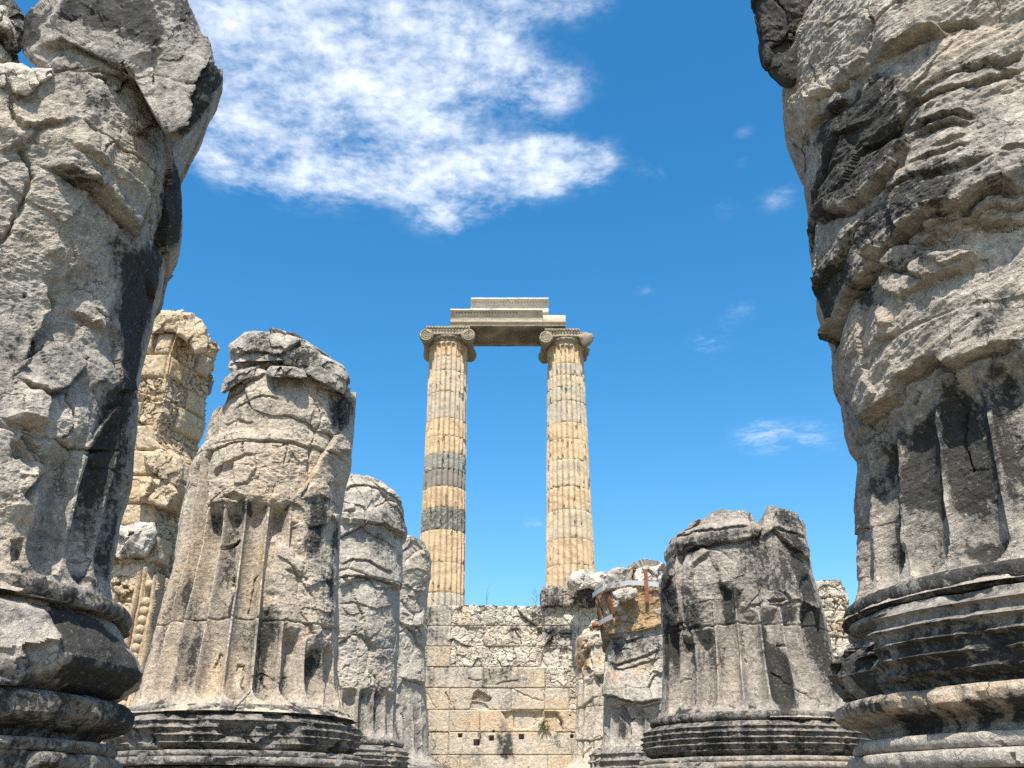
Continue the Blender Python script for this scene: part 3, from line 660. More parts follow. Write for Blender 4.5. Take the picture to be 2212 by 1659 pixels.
# ================================================================== near right column
B = Column('ruined_column', 'huge weathered column in the right foreground with overhanging stone layers above dark flutes', 'column', 3.1, 5.2, .99, 1.10, seed=2,
    left=c4([(540, -120), (540, 0), (530, 230), (440, 360), (335, 568), (320, 680), (315, 800), (325, 920), (360, 1020), (400, 1090), (447, 1132), (445, 1200), (437, 1250), (455, 1360), (470, 1400), (470, 1480), (515, 1515), (490, 1580), (487, 1659)])
        + c5([(500, 100), (520, 200), (525, 340), (550, 420), (590, 520), (632, 600), (635, 700), (637, 860), (660, 920), (682, 930), (690, 1000), (705, 1100), (715, 1170), (745, 1250), (795, 1312), (808, 1400), (800, 1480), (795, 1659)])
        + c6([(795, 250), (815, 450), (826, 640)]),
    ztop=5.75)
S = B.S
fb = [
 ('ledge', S(c4([(905, 425), (960, 385), (1060, 325), (1160, 275), (1260, 250), (1365, 238)])), .09, .35),
 ('plate', S(c4([(1290, 190), (1380, 150), (1500, 130), (1590, 180), (1480, 210), (1390, 235), (1330, 215)])), -.10, .03),
 ('plate', S(c4([(930, 400), (1060, 300), (1200, 200), (1290, 190), (1365, 240), (1200, 280), (1060, 350)])), .05, .03),
 ('crack', S(c4([(868, -100), (872, 100), (885, 180), (870, 260), (890, 330)])), .05, .010),
 ('crack', S(c4([(1100, -20), (960, 110), (900, 190), (860, 270)])), .05, .010),
 ('ledge', S(c4([(610, 120), (560, 200), (535, 250)])), .03, .2),
 ('plate', S(c4([(665, 380), (770, 360), (830, 310), (860, 400), (760, 520), (720, 480)])), .04, .015),
 ('ledge', S(c4([(530, 720), (640, 620), (720, 560), (750, 540), (740, 610)])), .06, .12),
 ('ledge', S(c4([(515, 890), (560, 800), (640, 740), (740, 655), (760, 600)])), .07, .25),
 ('crack', S(c4([(505, 330), (515, 440), (560, 560)])), .03, .006),
 ('plate', S(c4([(565, 560), (600, 440), (640, 420), (590, 520)])), -.03, .02),
 ('ledge', S(c4([(1370, 480), (1480, 412), (1570, 400), (1700, 395), (1880, 375)])), -.02, .4),
 ('plate', S(c4([(1385, 475), (1480, 408), (1600, 380), (1880, 330), (1880, 400), (1720, 470), (1560, 470)])), -.10, .06),
 ('ledge', S(c4([(1050, 640), (1200, 650), (1330, 610), (1500, 560), (1700, 500), (1880, 440)])), .06, .25),
 ('ledge', S(c4([(1110, 800), (1250, 830), (1400, 810), (1530, 795), (1570, 830)])), .08, .2),
 ('ledge', S(c4([(1150, 910), (1300, 870), (1480, 850), (1560, 830)])), .07, .2),
 ('ledge', S(c4([(1290, 990), (1400, 960), (1510, 920)])), .03, .12),
 ('ledge', S(c4([(1700, 1090), (1800, 1060), (1880, 1060)])), .03, .15),
 ('ledge', S(c4([(560, 1420), (700, 1385), (830, 1380), (880, 1340), (905, 1290), (1000, 1200), (1090, 1110), (1125, 1000), (1155, 890)])), .12, .45),
 ('ledge', S(c4([(560, 1330), (620, 1180), (640, 1060), (700, 900), (880, 790)])), .05, .12),
 ('ledge', S(c4([(500, 1659), (540, 1430), (560, 1290), (600, 1180)])), .05, .1),
 ('ledge', S(c5([(640, 600), (700, 470), (770, 330), (840, 220), (900, 160), (950, 70)]) + c4([(1090, 1560), (1250, 1455), (1400, 1410), (1500, 1385), (1610, 1300), (1720, 1250), (1815, 1290), (1890, 1300)])), .16, .5),
 ('ledge', S(c5([(590, 300), (640, 190), (760, 80), (800, 0)]) + c4([(830, 1540), (900, 1430)])), .06, .12),
 ('ledge', S(c4([(980, 1300), (1100, 1230), (1300, 1180), (1500, 1130), (1700, 1090)])), .05, .22),
 ('ledge', S(c4([(1140, 1100), (1250, 1070), (1420, 1010), (1560, 990)])), .035, .15),
 ('plate', S(c4([(1250, 1480), (1290, 1410), (1500, 1380), (1480, 1420), (1400, 1540), (1270, 1525)])), .07, .012),
 ('ledge', S(c4([(1500, 1420), (1620, 1440), (1760, 1440), (1890, 1470)])), .08, .4),
 ('plate', S(c5([(925, 35), (1000, 75), (1090, 130), (1180, 80), (1290, 0), (1250, -60), (960, -20)])), .06, .012),
 ('plate', S(c5([(1180, 100), (1250, 40), (1560, 0), (1560, 60), (1470, 120), (1260, 190), (1190, 150)])), .09, .012),
 ('plate', S(c5([(970, 140), (1100, 130), (1190, 150), (1280, 190), (1110, 290), (980, 220)])), .05, .012),
 ('plate', S(c5([(1240, 40), (1500, -60), (1590, -40), (1560, 40), (1400, 110)])), .04, .012),
 ('ledge', S(c5([(820, 1110), (850, 1090), (960, 990), (1035, 900), (1060, 820), (1150, 762), (1230, 685), (1300, 668), (1345, 705), (1450, 702), (1600, 640), (1720, 610), (1866, 545)])), .11, .5),
 ('ledge', S(c5([(1100, 880), (1240, 800), (1360, 745), (1420, 740)])), -.03, .15),
 ('crack', S(c5([(1415, 740), (1420, 830)])), .06, .012),
 ('crack', S(c5([(1160, 880), (1140, 920), (1110, 960)])), .04, .01),
 ('crack', S(c5([(1425, 980), (1400, 1060), (1435, 1200), (1470, 1400)])), .04, .008),
 ('ledge', S(c5([(940, 560), (1000, 540), (1070, 520)])), .03, .15),
 ('ledge', S(c5([(985, 490), (1040, 440)])), .04, .1),
 ('crack', S(c5([(790, 480), (760, 640), (740, 760)])), .03, .008),
 ('ledge', S(c6([(965, 190), (1010, 230), (1060, 270), (1080, 310)])), .05, .1),
 ('mark', 'stain', S(c4([(1040, 640), (1300, 620), (1480, 640), (1600, 760), (1560, 900), (1300, 980), (1150, 900)])), .36, .08),
 ('mark', 'stain', S(c4([(1000, 1330), (1300, 1060), (1500, 1000), (1700, 1060), (1850, 1180), (1800, 1300), (1500, 1380), (1250, 1450), (1090, 1550)])), .45, .08),
 ('mark', 'stain', S(c4([(900, 470), (1000, 480), (1060, 560), (1040, 640), (1110, 760), (1150, 850), (1120, 1000), (1080, 1100), (980, 1200), (880, 1300), (870, 1350), (700, 1390), (560, 1420), (530, 1300), (560, 1100), (600, 980), (540, 940), (520, 900), (600, 780), (720, 680), (830, 590)])), .78, .05),
 ('mark', 'stain', S(c4([(480, 1659), (560, 1420), (540, 1300), (470, 1480)])), .7, .04),
 ('mark', 'stain', S(c4([(700, 1659), (840, 1500), (900, 1380), (1080, 1220), (1300, 1200), (1500, 1190), (1700, 1180), (1830, 1290), (1720, 1250), (1600, 1310), (1480, 1390), (1250, 1455), (1090, 1560), (950, 1659)])), .62, .04),
 ('mark', 'stain', S(c5([(700, 0), (960, 0), (900, 170), (760, 320), (640, 600), (580, 480), (520, 200)])), .72, .05),
 ('mark', 'stain', S(c5([(820, 300), (900, 200), (960, 150), (1000, 300), (1010, 340), (880, 340)])), .75, .04),
 ('mark', 'stain', S(c5([(1590, 470), (1640, 380), (1700, 330), (1770, 400), (1780, 560), (1700, 610), (1600, 580)])), .80, .05),
 ('mark', 'stain', S(c5([(950, 0), (1280, 0), (1180, 90), (1090, 130), (1000, 70)])), .55, .04),
 ('mark', 'stain', S(c4([(1500, 720), (1600, 720), (1680, 850), (1700, 1000), (1640, 900), (1560, 800)])), .5, .05),
 ('mark', 'stain', S(c4([(1100, 760), (1560, 760), (1560, 860), (1180, 900)])), .45, .06),
 ('mark', 'stain', S(c4([(1380, 430), (1866, 360), (1866, 430), (1600, 470), (1420, 490)])), .55, .05),  # darkens the recess under the ledge: shade painted into the colour
 ('mark', 'stain', S(c5([(1350, 760), (1420, 850), (1500, 930), (1580, 800), (1720, 640), (1900, 560), (1900, 1659), (830, 1659), (900, 1300), (860, 1240), (1100, 1050), (1200, 960), (1330, 900)])), .52, .06),
 ('mark', 'stain', S(c5([(1090, 1060), (1150, 1200), (1250, 1450), (1320, 1659), (1240, 1659), (1120, 1300)])), .75, .04),
 ('mark', 'stain', S(c5([(1340, 900), (1440, 860), (1540, 1000), (1600, 1250), (1560, 1250), (1480, 1050)])), .72, .05),
 ('mark', 'stain', S(c6([(1660, 180), (1790, 160), (1800, 260), (1740, 340), (1500, 350), (1450, 270)])), .65, .05),
 ('mark', 'stain', S(c6([(830, -40), (1060, -40), (1080, 330), (960, 300), (930, 0)])), .5, .05),
 ('mark', 'stain', S(c4([(320, 880), (360, 900), (460, 1060), (440, 1130), (340, 1000)])), .8, .03),
 ('mark', 'warm', S(c4([(330, 560), (520, 560), (560, 760), (480, 960), (330, 800)])), .4, .1),
 ('mark', 'fresh', S(c4([(560, 560), (670, 380), (840, 310), (760, 540), (640, 720), (530, 720)])), .6, .05),
 ('mark', 'fresh', S(c5([(1430, 740), (1700, 650), (1640, 760), (1440, 820)])), .8, .04),
]
zf = S(c6([(1390, 100)]))[0]
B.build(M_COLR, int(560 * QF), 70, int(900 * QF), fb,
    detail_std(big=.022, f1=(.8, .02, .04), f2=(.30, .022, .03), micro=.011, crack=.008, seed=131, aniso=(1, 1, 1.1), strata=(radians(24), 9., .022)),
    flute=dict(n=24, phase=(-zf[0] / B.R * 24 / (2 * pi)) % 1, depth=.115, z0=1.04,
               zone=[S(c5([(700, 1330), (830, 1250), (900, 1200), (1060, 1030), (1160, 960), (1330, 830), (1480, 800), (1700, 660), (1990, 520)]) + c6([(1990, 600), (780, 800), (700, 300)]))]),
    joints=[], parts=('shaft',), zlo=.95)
sB = lambda pts: S(c6(pts), 1.36)
zq = lambda y: S(c6([(900, y)]), 1.36)[0][1]
sx = [S(c6([p]), 1.36)[0][0] for p in ((860, 760), (830, 860), (880, 960), (915, 1060), (960, 1160))]
brk = [(a, zq(y)) for a, y in zip(sx, (640, 860, 960, 1060, 1200))] + [(sx[0] - 2.5, zq(1240)), (sx[0] - 2.5, zq(600))]
def dB(Sx, Z, P):
    return sstep(-.01, .03, polyinside(Sx, Z, brk)), np.interp(Z, [zq(1180), zq(1000), zq(900), zq(780), zq(700)], [1.24, 1.34, 1.31, 1.20, 1.16]) + .05 * perlin(P * 3.5, 5)
B.ring('apophyge_ring', torus(1.04, .93, 1.235, 1.0), M_BASE, 420, 60, rough=.007, seed=211, stain=.40, chipamt=.012)
B.ring('torus', reeds(.925, .50, 1.38, 6, .055), M_BASE, 520, 60, rough=.010, seed=212, dmg=dB, res=.007, chipamt=.035,
       feats=[('mark', 'stain', sB([(900, 900), (1866, 640), (1866, 1100), (960, 1200)]), .42, .05), ('mark', 'stain', sB([(620, 900), (760, 880), (800, 1010), (760, 1200), (640, 1040)]), .7, .05)])
B.ring('scotia', [(.51, 1.0), (.50, 1.335), (.47, 1.36), (.43, 1.35), (.405, 1.29), (.375, 1.20), (.34, 1.175), (.315, 1.19), (.30, 1.23), (.30, 1.0)], M_COL, 420, 60, rough=.010, seed=213, chipamt=.03,
       feats=[('mark', 'stain', sB([(860, 1320), (1180, 1290), (1190, 1420), (860, 1500)]), .95, .04), ('mark', 'stain', sB([(1260, 1270), (1330, 1270), (1330, 1420), (1290, 1420)]), .9, .03),
              ('mark', 'stain', sB([(1500, 1250), (1610, 1230), (1600, 1370), (1510, 1390)]), .95, .03), ('mark', 'stain', sB([(1660, 1210), (1890, 1160), (1890, 1360), (1670, 1390)]), .95, .03),
              ('mark', 'stain', sB([(680, 1230), (960, 1180), (930, 1310), (700, 1330)]), .6, .04), ('mark', 'stain', sB([(1370, 1310), (1410, 1310), (1400, 1420), (1370, 1420)]), .8, .02),
              ('mark', 'warm', sB([(860, 1200), (1866, 1000), (1866, 1400), (860, 1500)]), .6, .05)])
B.ring('lower_torus', torus(.305, .235, 1.30, 1.0) + torus(.235, .155, 1.335, 1.0), M_COL, 420, 60, rough=.007, seed=214, chipamt=.02)
B.ring('plinth', [(.16, .9), (.15, 1.24), (.05, 1.25), (0, 1.36), (-.26, 1.38), (-.27, .9)], M_BASE, 200, 40, rough=.01, seed=215, stain=.1)

# ================================================================== middle left column
Cc = Column('ruined_column', 'tall fluted stump with a loose overhanging slab on top, behind the huge left column', 'column', -2.98, 10.9, .93, 1.06, seed=3,
    left=m1([(757, 640), (762, 610), (790, 560), (750, 672), (715, 760), (690, 850), (675, 950), (650, 975), (612, 1030), (577, 1100), (550, 1250), (520, 1400), (490, 1659)]) + m2([(400, 620), (340, 850), (300, 1000), (262, 1180)]),
    right=m1([(1655, 690), (1655, 760), (1650, 820), (1640, 920), (1625, 1010), (1627, 1060), (1612, 1150), (1590, 1220), (1582, 1320), (1567, 1430), (1555, 1659)]) + m2([(1725, 100), (1715, 300), (1705, 500), (1712, 700), (1716, 900), (1720, 1100), (1730, 1200)]),
    sky=m1([(752, 650), (765, 600), (800, 510), (900, 462), (1030, 440), (1070, 450), (1180, 480), (1340, 500), (1480, 560), (1600, 600), (1640, 645)]))
S = Cc.S
J1 = [(640, 972), (690, 962), (760, 940), (920, 915), (1050, 910), (1200, 925), (1350, 960), (1480, 1010), (1590, 1090), (1640, 1130)]
fc = [
 ('ledge', S(m1(J1)), .05, .5),
 ('ledge', S(m1([(840, 690), (900, 660), (960, 640), (1060, 620), (1180, 660)])), .03, .3),
 ('ledge', S(m1([(760, 790), (850, 765), (960, 790), (1010, 800)])), .04, .3),
 ('ledge', S(m1([(760, 640), (800, 590), (880, 560), (950, 510), (1080, 480)])), .09, .3),
 ('ledge', S(m1([(1070, 490), (1190, 500), (1340, 500)])), .05, .2),
 ('ledge', S(m1([(1330, 560), (1440, 600), (1560, 600), (1640, 650)])), .04, .3),
 ('crack', S(m1([(1300, 520), (1350, 640), (1400, 760), (1370, 870), (1355, 950)])), .03, .012),
 ('crack', S(m1([(1355, 960), (1345, 1100), (1350, 1190), (1290, 1290)])), .05, .018),
 ('crack', S(m1([(925, 920), (930, 1000)])), .05, .015), ('crack', S(m1([(1210, 930), (1190, 1060)])), .03, .012),
 ('ledge', S(m1([(705, 1115), (760, 1080), (850, 1040), (940, 1005), (1040, 990)])), .05, .2),
 ('plate', S(m1([(870, 1120), (900, 1050), (1010, 1010), (1020, 1100), (960, 1190), (870, 1200)])), .04, .02),
 ('plate', S(m1([(720, 1100), (880, 1040), (870, 1180), (720, 1180)])), -.05, .05),
 ('ledge', S(m1([(640, 1330), (780, 1310), (900, 1310), (960, 1300)])), .035, .2),
 ('plate', S(m1([(780, 1290), (880, 1240), (960, 1290), (920, 1310)])), -.06, .03),
 ('plate', S(m1([(735, 1625), (790, 1570), (890, 1530), (900, 1545), (800, 1600)])), -.09, .015),
 ('ledge', S(m1([(1480, 985), (1560, 1010), (1620, 990)])), .09, .2),
 ('ledge', S(m1([(1290, 1300), (1400, 1270), (1470, 1300), (1460, 1380)])), .06, .25),
 ('ledge', S(m1([(1330, 1480), (1440, 1460), (1470, 1400), (1540, 1470)])), .08, .2),
 ('plate', S(m1([(1450, 1180), (1560, 1200), (1570, 1400), (1470, 1400)])), -.04, .03),
 ('crack', S(m2([(948, 270), (940, 330), (960, 380)])), .05, .02), ('crack', S(m2([(1140, 260), (1100, 400), (1060, 540)])), .04, .012),
 ('ledge', S(m2([(1310, 235), (1380, 240), (1450, 270)])), .05, .15),
 ('ledge', S(m2([(1440, 620), (1500, 620), (1520, 700), (1470, 720)])), .08, .1),
 ('crack', S(m2([(780, 930), (840, 825), (870, 850)])), .04, .012), ('crack', S(m2([(970, 960), (1000, 910), (1035, 910), (1035, 1000), (1020, 1080), (1045, 1110)])), .04, .012),
 ('crack', S(m2([(1170, 1030), (1190, 1000), (1210, 1070), (1215, 1250)])), .04, .012), ('crack', S(m2([(1320, 1080), (1350, 1000), (1390, 1000), (1390, 1090)])), .04, .012),
 ('plate', S(m2([(980, 1000), (1030, 915), (1060, 1080), (1040, 1240), (950, 1240)])), .02, .01),
 ('plate', S(m2([(1590, 1060), (1630, 930), (1670, 1080), (1690, 1300), (1600, 1260)])), .03, .015),
 ('mark', 'stain', S(m1([(850, 690), (950, 640), (1180, 620), (1240, 700), (1200, 740), (1060, 800), (940, 760)])), .44, .14),
 ('mark', 'stain', S(m1([(1090, 520), (1280, 510), (1280, 570), (1100, 590)])), .5, .1),
 ('mark', 'stain', S(m1([(1390, 640), (1540, 620), (1580, 740), (1520, 860), (1420, 840)])), .72, .1),
 ('mark', 'stain', S(m1([(1590, 830), (1660, 660), (1650, 900), (1600, 1000)])), .85, .06),
 ('mark', 'stain', S(m1([(1290, 1290), (1460, 1270), (1460, 1460), (1380, 1659), (1330, 1659), (1340, 1400)])), .72, .08),
 ('mark', 'stain', S(m1([(1500, 1480), (1560, 1440), (1550, 1659), (1480, 1659)])), .6, .06),
 ('mark', 'stain', S(m1([(910, 1320), (960, 1320), (950, 1390), (920, 1380)])), .6, .04), ('mark', 'stain', S(m1([(1050, 1320), (1100, 1320), (1090, 1370), (1060, 1370)])), .6, .04),  # dark wedges in the flute tops: their shadow painted as colour
 ('mark', 'stain', S(m1([(780, 1320), (820, 1320), (810, 1400)])), .55, .04), ('mark', 'stain', S(m1([(1200, 1350), (1245, 1350), (1230, 1480)])), .55, .04),  # two more painted flute-top shadows
 ('mark', 'stain', S(m2([(1460, 0), (1510, 0), (1490, 140), (1460, 90)])), .8, .06), ('mark', 'stain', S(m2([(1560, 270), (1640, 200), (1660, 420), (1640, 620), (1600, 600), (1640, 480)])), .8, .06),
 ('mark', 'stain', S(m2([(500, 570), (560, 300), (650, 320), (640, 580)])), .40, .06), ('mark', 'stain', S(m2([(890, 400), (960, 380), (950, 570), (880, 560)])), .5, .06),
 ('mark', 'stain', S(m2([(960, 620), (1160, 600), (1130, 800), (960, 900)])), .36, .08), ('mark', 'stain', S(m2([(1190, 500), (1270, 560), (1300, 700), (1220, 860), (1170, 800)])), .6, .06),
 ('mark', 'stain', S(m2([(1500, 680), (1600, 680), (1600, 950), (1480, 1000)])), .42, .06), ('mark', 'stain', S(m2([(540, 700), (720, 660), (680, 1100), (520, 1060)])), .30, .06),
 ('mark', 'stain', S(m2([(360, 1200), (490, 1180), (490, 1250), (350, 1250)])), .75, .03), ('mark', 'stain', S(m2([(700, 1180), (850, 1180), (830, 1250), (700, 1250)])), .7, .03),
 ('mark', 'stain', S(m2([(900, 1180), (1050, 1200), (1040, 1255), (910, 1250)])), .75, .03), ('mark', 'stain', S(m2([(1320, 1200), (1430, 1220), (1420, 1290), (1330, 1280)])), .8, .03),
 ('mark', 'stain', S(m2([(1480, 1230), (1580, 1230), (1590, 1300), (1490, 1300)])), .8, .03), ('mark', 'stain', S(m2([(510, 1180), (600, 1240), (520, 1250)])), .6, .03),
 ('mark', 'warm', S(m2([(430, 100), (740, 0), (720, 280), (560, 560), (420, 560)])), .55, .1), ('mark', 'warm', S(m2([(780, 830), (880, 830), (860, 1100), (760, 1100)])), .5, .06),
 ('mark', 'warm', S(m2([(1060, 100), (1230, 0), (1200, 520), (1040, 520)])), .45, .06),
]
zf = S(m2([(990, 1000)]))[0]
zJ2 = S(m2([(960, 577)]))[0][1]
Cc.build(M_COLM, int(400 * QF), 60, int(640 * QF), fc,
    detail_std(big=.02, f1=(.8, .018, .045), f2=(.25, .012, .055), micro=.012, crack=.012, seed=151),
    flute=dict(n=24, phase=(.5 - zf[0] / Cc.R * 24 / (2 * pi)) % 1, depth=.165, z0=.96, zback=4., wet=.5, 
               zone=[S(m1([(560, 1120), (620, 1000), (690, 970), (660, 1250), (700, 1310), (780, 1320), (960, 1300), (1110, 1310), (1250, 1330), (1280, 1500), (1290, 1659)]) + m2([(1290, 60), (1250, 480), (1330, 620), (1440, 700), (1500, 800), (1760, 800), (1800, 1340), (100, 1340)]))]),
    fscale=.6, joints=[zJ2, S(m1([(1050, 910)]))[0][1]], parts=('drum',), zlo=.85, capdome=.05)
Cc.ring('apophyge_ring', torus(.925, .83, 1.21, .95), M_BASE, 320, 60, rough=.007, seed=221, stain=.15, chipamt=.012)
mC = lambda p: S(m2(p), 1.34)
brkC = [mC([(900, 1330), (1440, 1330), (1480, 1380), (1430, 1500), (1200, 1520), (850, 1440), (800, 1360)]), mC([(150, 1400), (330, 1380), (420, 1440), (400, 1540), (160, 1540)])]
def dC(Sx, Z, P):
    m = np.maximum(sstep(-.02, .06, polyinside(Sx, Z, brkC[0])), sstep(-.02, .06, polyinside(Sx, Z, brkC[1])))
    return m, 1.27 + .05 * perlin(P * 2, 5)
Cc.ring('torus', reeds(.83, .49, 1.36, 5, .04), M_BASE, 340, 60, rough=.011, seed=222, dmg=dC, res=.009, stain=.12, chipamt=.05)
Cc.ring('lower_torus', torus(.49, .435, 1.37, 1.0) + torus(.435, .36, 1.40, 1.0), M_BASE, 320, 60, rough=.010, seed=223, stain=.0, chipamt=.03)
Cc.ring('scotia', [(.37, .95), (.35, 1.22), (.25, 1.1), (.15, 1.22), (.1, 1.36), (0, 1.4), (-.27, 1.4), (-.27, .9)], M_BASE, 200, 40, rough=.01, seed=224, stain=.3)

# ================================================================== middle right column
D = Column('ruined_column', 'squat black-stained fluted column stump with two upright flakes and a gap on its top', 'column', 2.88, 12.0, .93, 1.07, seed=4,
    left=r7([(308, 250), (310, 310), (245, 350), (235, 380), (238, 420), (252, 440), (235, 500), (210, 560), (205, 640), (215, 700), (222, 900), (225, 1100), (228, 1300)]),
    right=r7([(1065, 220), (1075, 310), (1100, 400), (1095, 460), (1110, 510), (1135, 600), (1160, 690), (1200, 860), (1240, 1050), (1290, 1200), (1320, 1300)]),
    sky=r7([(236, 372), (260, 340), (308, 325), (309, 262), (330, 245), (380, 215), (470, 180), (510, 145), (578, 127), (640, 142), (720, 140), (735, 150), (748, 180), (750, 235), (790, 240), (815, 240), (828, 180), (838, 122), (900, 130), (990, 160), (1020, 190), (1060, 280), (1075, 330), (1098, 410)]))
S = D.S
fd_ = [
 ('ledge', S(r7([(310, 310), (400, 275), (440, 250), (540, 250), (650, 235), (748, 235)])), .05, .16),
 ('ledge', S(r7([(320, 400), (400, 370), (480, 350), (560, 330), (700, 310), (780, 290), (810, 240)])), .11, .3),
 ('ledge', S(r7([(790, 310), (880, 250), (960, 340), (1040, 400), (1095, 440)])), .11, .3),
 ('ledge', S(r7([(855, 240), (930, 250), (1000, 270), (1070, 310)])), .05, .15),
 ('ledge', S(r7([(310, 300), (315, 420), (320, 520)])), .08, .15),
 ('ledge', S(r7([(410, 640), (400, 540), (420, 460), (480, 400), (510, 370)])), .07, .25),
 ('plate', S(r7([(400, 520), (420, 450), (500, 380), (560, 480), (600, 640), (520, 670), (440, 650)])), -.035, .06),
 ('ledge', S(r7([(340, 850), (410, 830), (470, 820), (470, 760)])), .06, .2),
 ('plate', S(r7([(500, 660), (470, 655), (520, 672), (560, 660)])), -.06, .02), ('plate', S(r7([(840, 660), (960, 660), (930, 685), (870, 690)])), -.07, .02),
 ('ledge', S(r7([(725, 690), (800, 690), (830, 650)])), .04, .15),
 ('ledge', S(r7([(840, 690), (940, 690), (1020, 660), (1060, 690)])), .05, .3),
 ('crack', S(r7([(560, 940), (565, 1000), (550, 1080)])), .03, .012), ('crack', S(r7([(690, 840), (700, 960), (720, 1040)])), .04, .014),
 ('crack', S(r7([(960, 830), (980, 900), (960, 930), (920, 920)])), .05, .014), ('crack', S(r7([(350, 1130), (300, 1180), (290, 1220)])), .03, .012),
 ('crack', S(r7([(1030, 1190), (1100, 1220), (1150, 1300)])), .03, .01), ('crack', S(r7([(870, 1090), (930, 1110), (990, 1190)])), .03, .01),
 ('ledge', S(r7([(1080, 690), (1120, 720), (1160, 690)])), .08, .1),
 ('mark', 'stain', S(r7([(690, 350), (830, 300), (930, 340), (1010, 500), (1060, 680), (960, 640), (860, 650), (760, 620), (690, 480)])), .60, .14),
 ('mark', 'stain', S(r7([(980, 380), (1090, 460), (1150, 690), (1080, 690), (1020, 560)])), .85, .08),
 ('mark', 'stain', S(r7([(240, 440), (310, 420), (330, 800), (260, 1130), (215, 1100), (205, 600)])), .72, .1),
 ('mark', 'stain', S(r7([(320, 330), (800, 250), (780, 310), (560, 340), (400, 400), (330, 420)])), .55, .06), ('mark', 'stain', S(r7([(340, 680), (430, 690), (470, 830), (350, 850)])), .7, .06),
 ('mark', 'stain', S(r7([(560, 530), (610, 560), (620, 800), (580, 790)])), .65, .05), ('mark', 'stain', S(r7([(640, 560), (700, 620), (690, 660), (640, 740)])), .5, .05),
 ('mark', 'stain', S(r7([(830, 930), (930, 930), (1000, 1060), (1020, 1330), (960, 1330), (880, 1230), (840, 1080)])), .85, .05),
 ('mark', 'stain', S(r7([(810, 810), (845, 830), (870, 1000), (830, 960)])), .8, .04), ('mark', 'stain', S(r7([(1080, 690), (1170, 720), (1240, 1050), (1260, 1230), (1190, 1120), (1120, 900)])), .7, .08),
 ('mark', 'stain', S(r7([(890, 250), (1000, 280), (1080, 400), (980, 380)])), .6, .06), ('mark', 'stain', S(r7([(860, 150), (1000, 170), (1050, 250), (880, 240)])), .55, .06),
 ('mark', 'stain', S(r7([(280, 900), (380, 930), (300, 1000)])), .4, .05), ('mark', 'stain', S(r7([(360, 560), (420, 600), (430, 690), (360, 680)])), .5, .06),
 ('mark', 'stain', S(r7([(730, 1290), (790, 1295), (785, 1320), (735, 1320)])), .9, .02), ('mark', 'stain', S(r7([(900, 1300), (985, 1300), (985, 1328), (905, 1328)])), 1., .02),
 ('mark', 'stain', S(r7([(310, 1340), (380, 1320), (370, 1360), (310, 1370)])), .7, .02), ('mark', 'stain', S(r7([(430, 1340), (470, 1325), (470, 1350)])), .7, .02), ('mark', 'stain', S(r7([(590, 1300), (650, 1310), (640, 1325)])), .7, .02),
]
zf = S(r7([(760, 1050)]))[0]
zJD = S(r7([(700, 800)]))[0][1]
D.build(stone('stump marble', (.36, .315, .265), (.46, .37, .28), (.56, .49, .40), bias=.15, seed=4), int(380 * QF), 60, int(430 * QF), fd_,
    detail_std(big=.02, f1=(.8, .015, .04), f2=(.22, .010, .045), micro=.012, crack=.010, seed=171),
    flute=dict(n=24, phase=(.5 - zf[0] / D.R * 24 / (2 * pi)) % 1, depth=.14, z0=.98, zback=3.2,
               zone=[S(r7([(180, 860), (330, 860), (480, 830), (550, 560), (700, 600), (720, 700), (850, 700), (960, 700), (1060, 690), (1200, 720), (1420, 1400), (150, 1400)])),
                     S(r7([(310, 400), (360, 420), (350, 860), (300, 860)]))]),
    fscale=.65, joints=[zJD], parts=('drum',), zlo=.88, capdome=-.45, capn=22)
D.ring('apophyge_ring', torus(.955, .86, 1.23, .95), M_BASE, 320, 60, rough=.007, seed=231, stain=.2, chipamt=.012)
D.ring('torus', reeds(.855, .49, 1.36, 6, .04), M_BASE, 340, 60, rough=.007, seed=232, res=.009, stain=.22, chipamt=.02)
D.ring('lower_torus', torus(.49, .435, 1.37, 1.0) + torus(.435, .36, 1.40, 1.0), M_BASE, 320, 60, rough=.008, seed=233, stain=-.1, chipamt=.02)
D.ring('scotia', [(.37, .95), (.35, 1.22), (.25, 1.1), (.15, 1.22), (.1, 1.36), (0, 1.4), (-.27, 1.4), (-.27, .9)], M_BASE, 200, 40, rough=.01, seed=234, stain=.3)

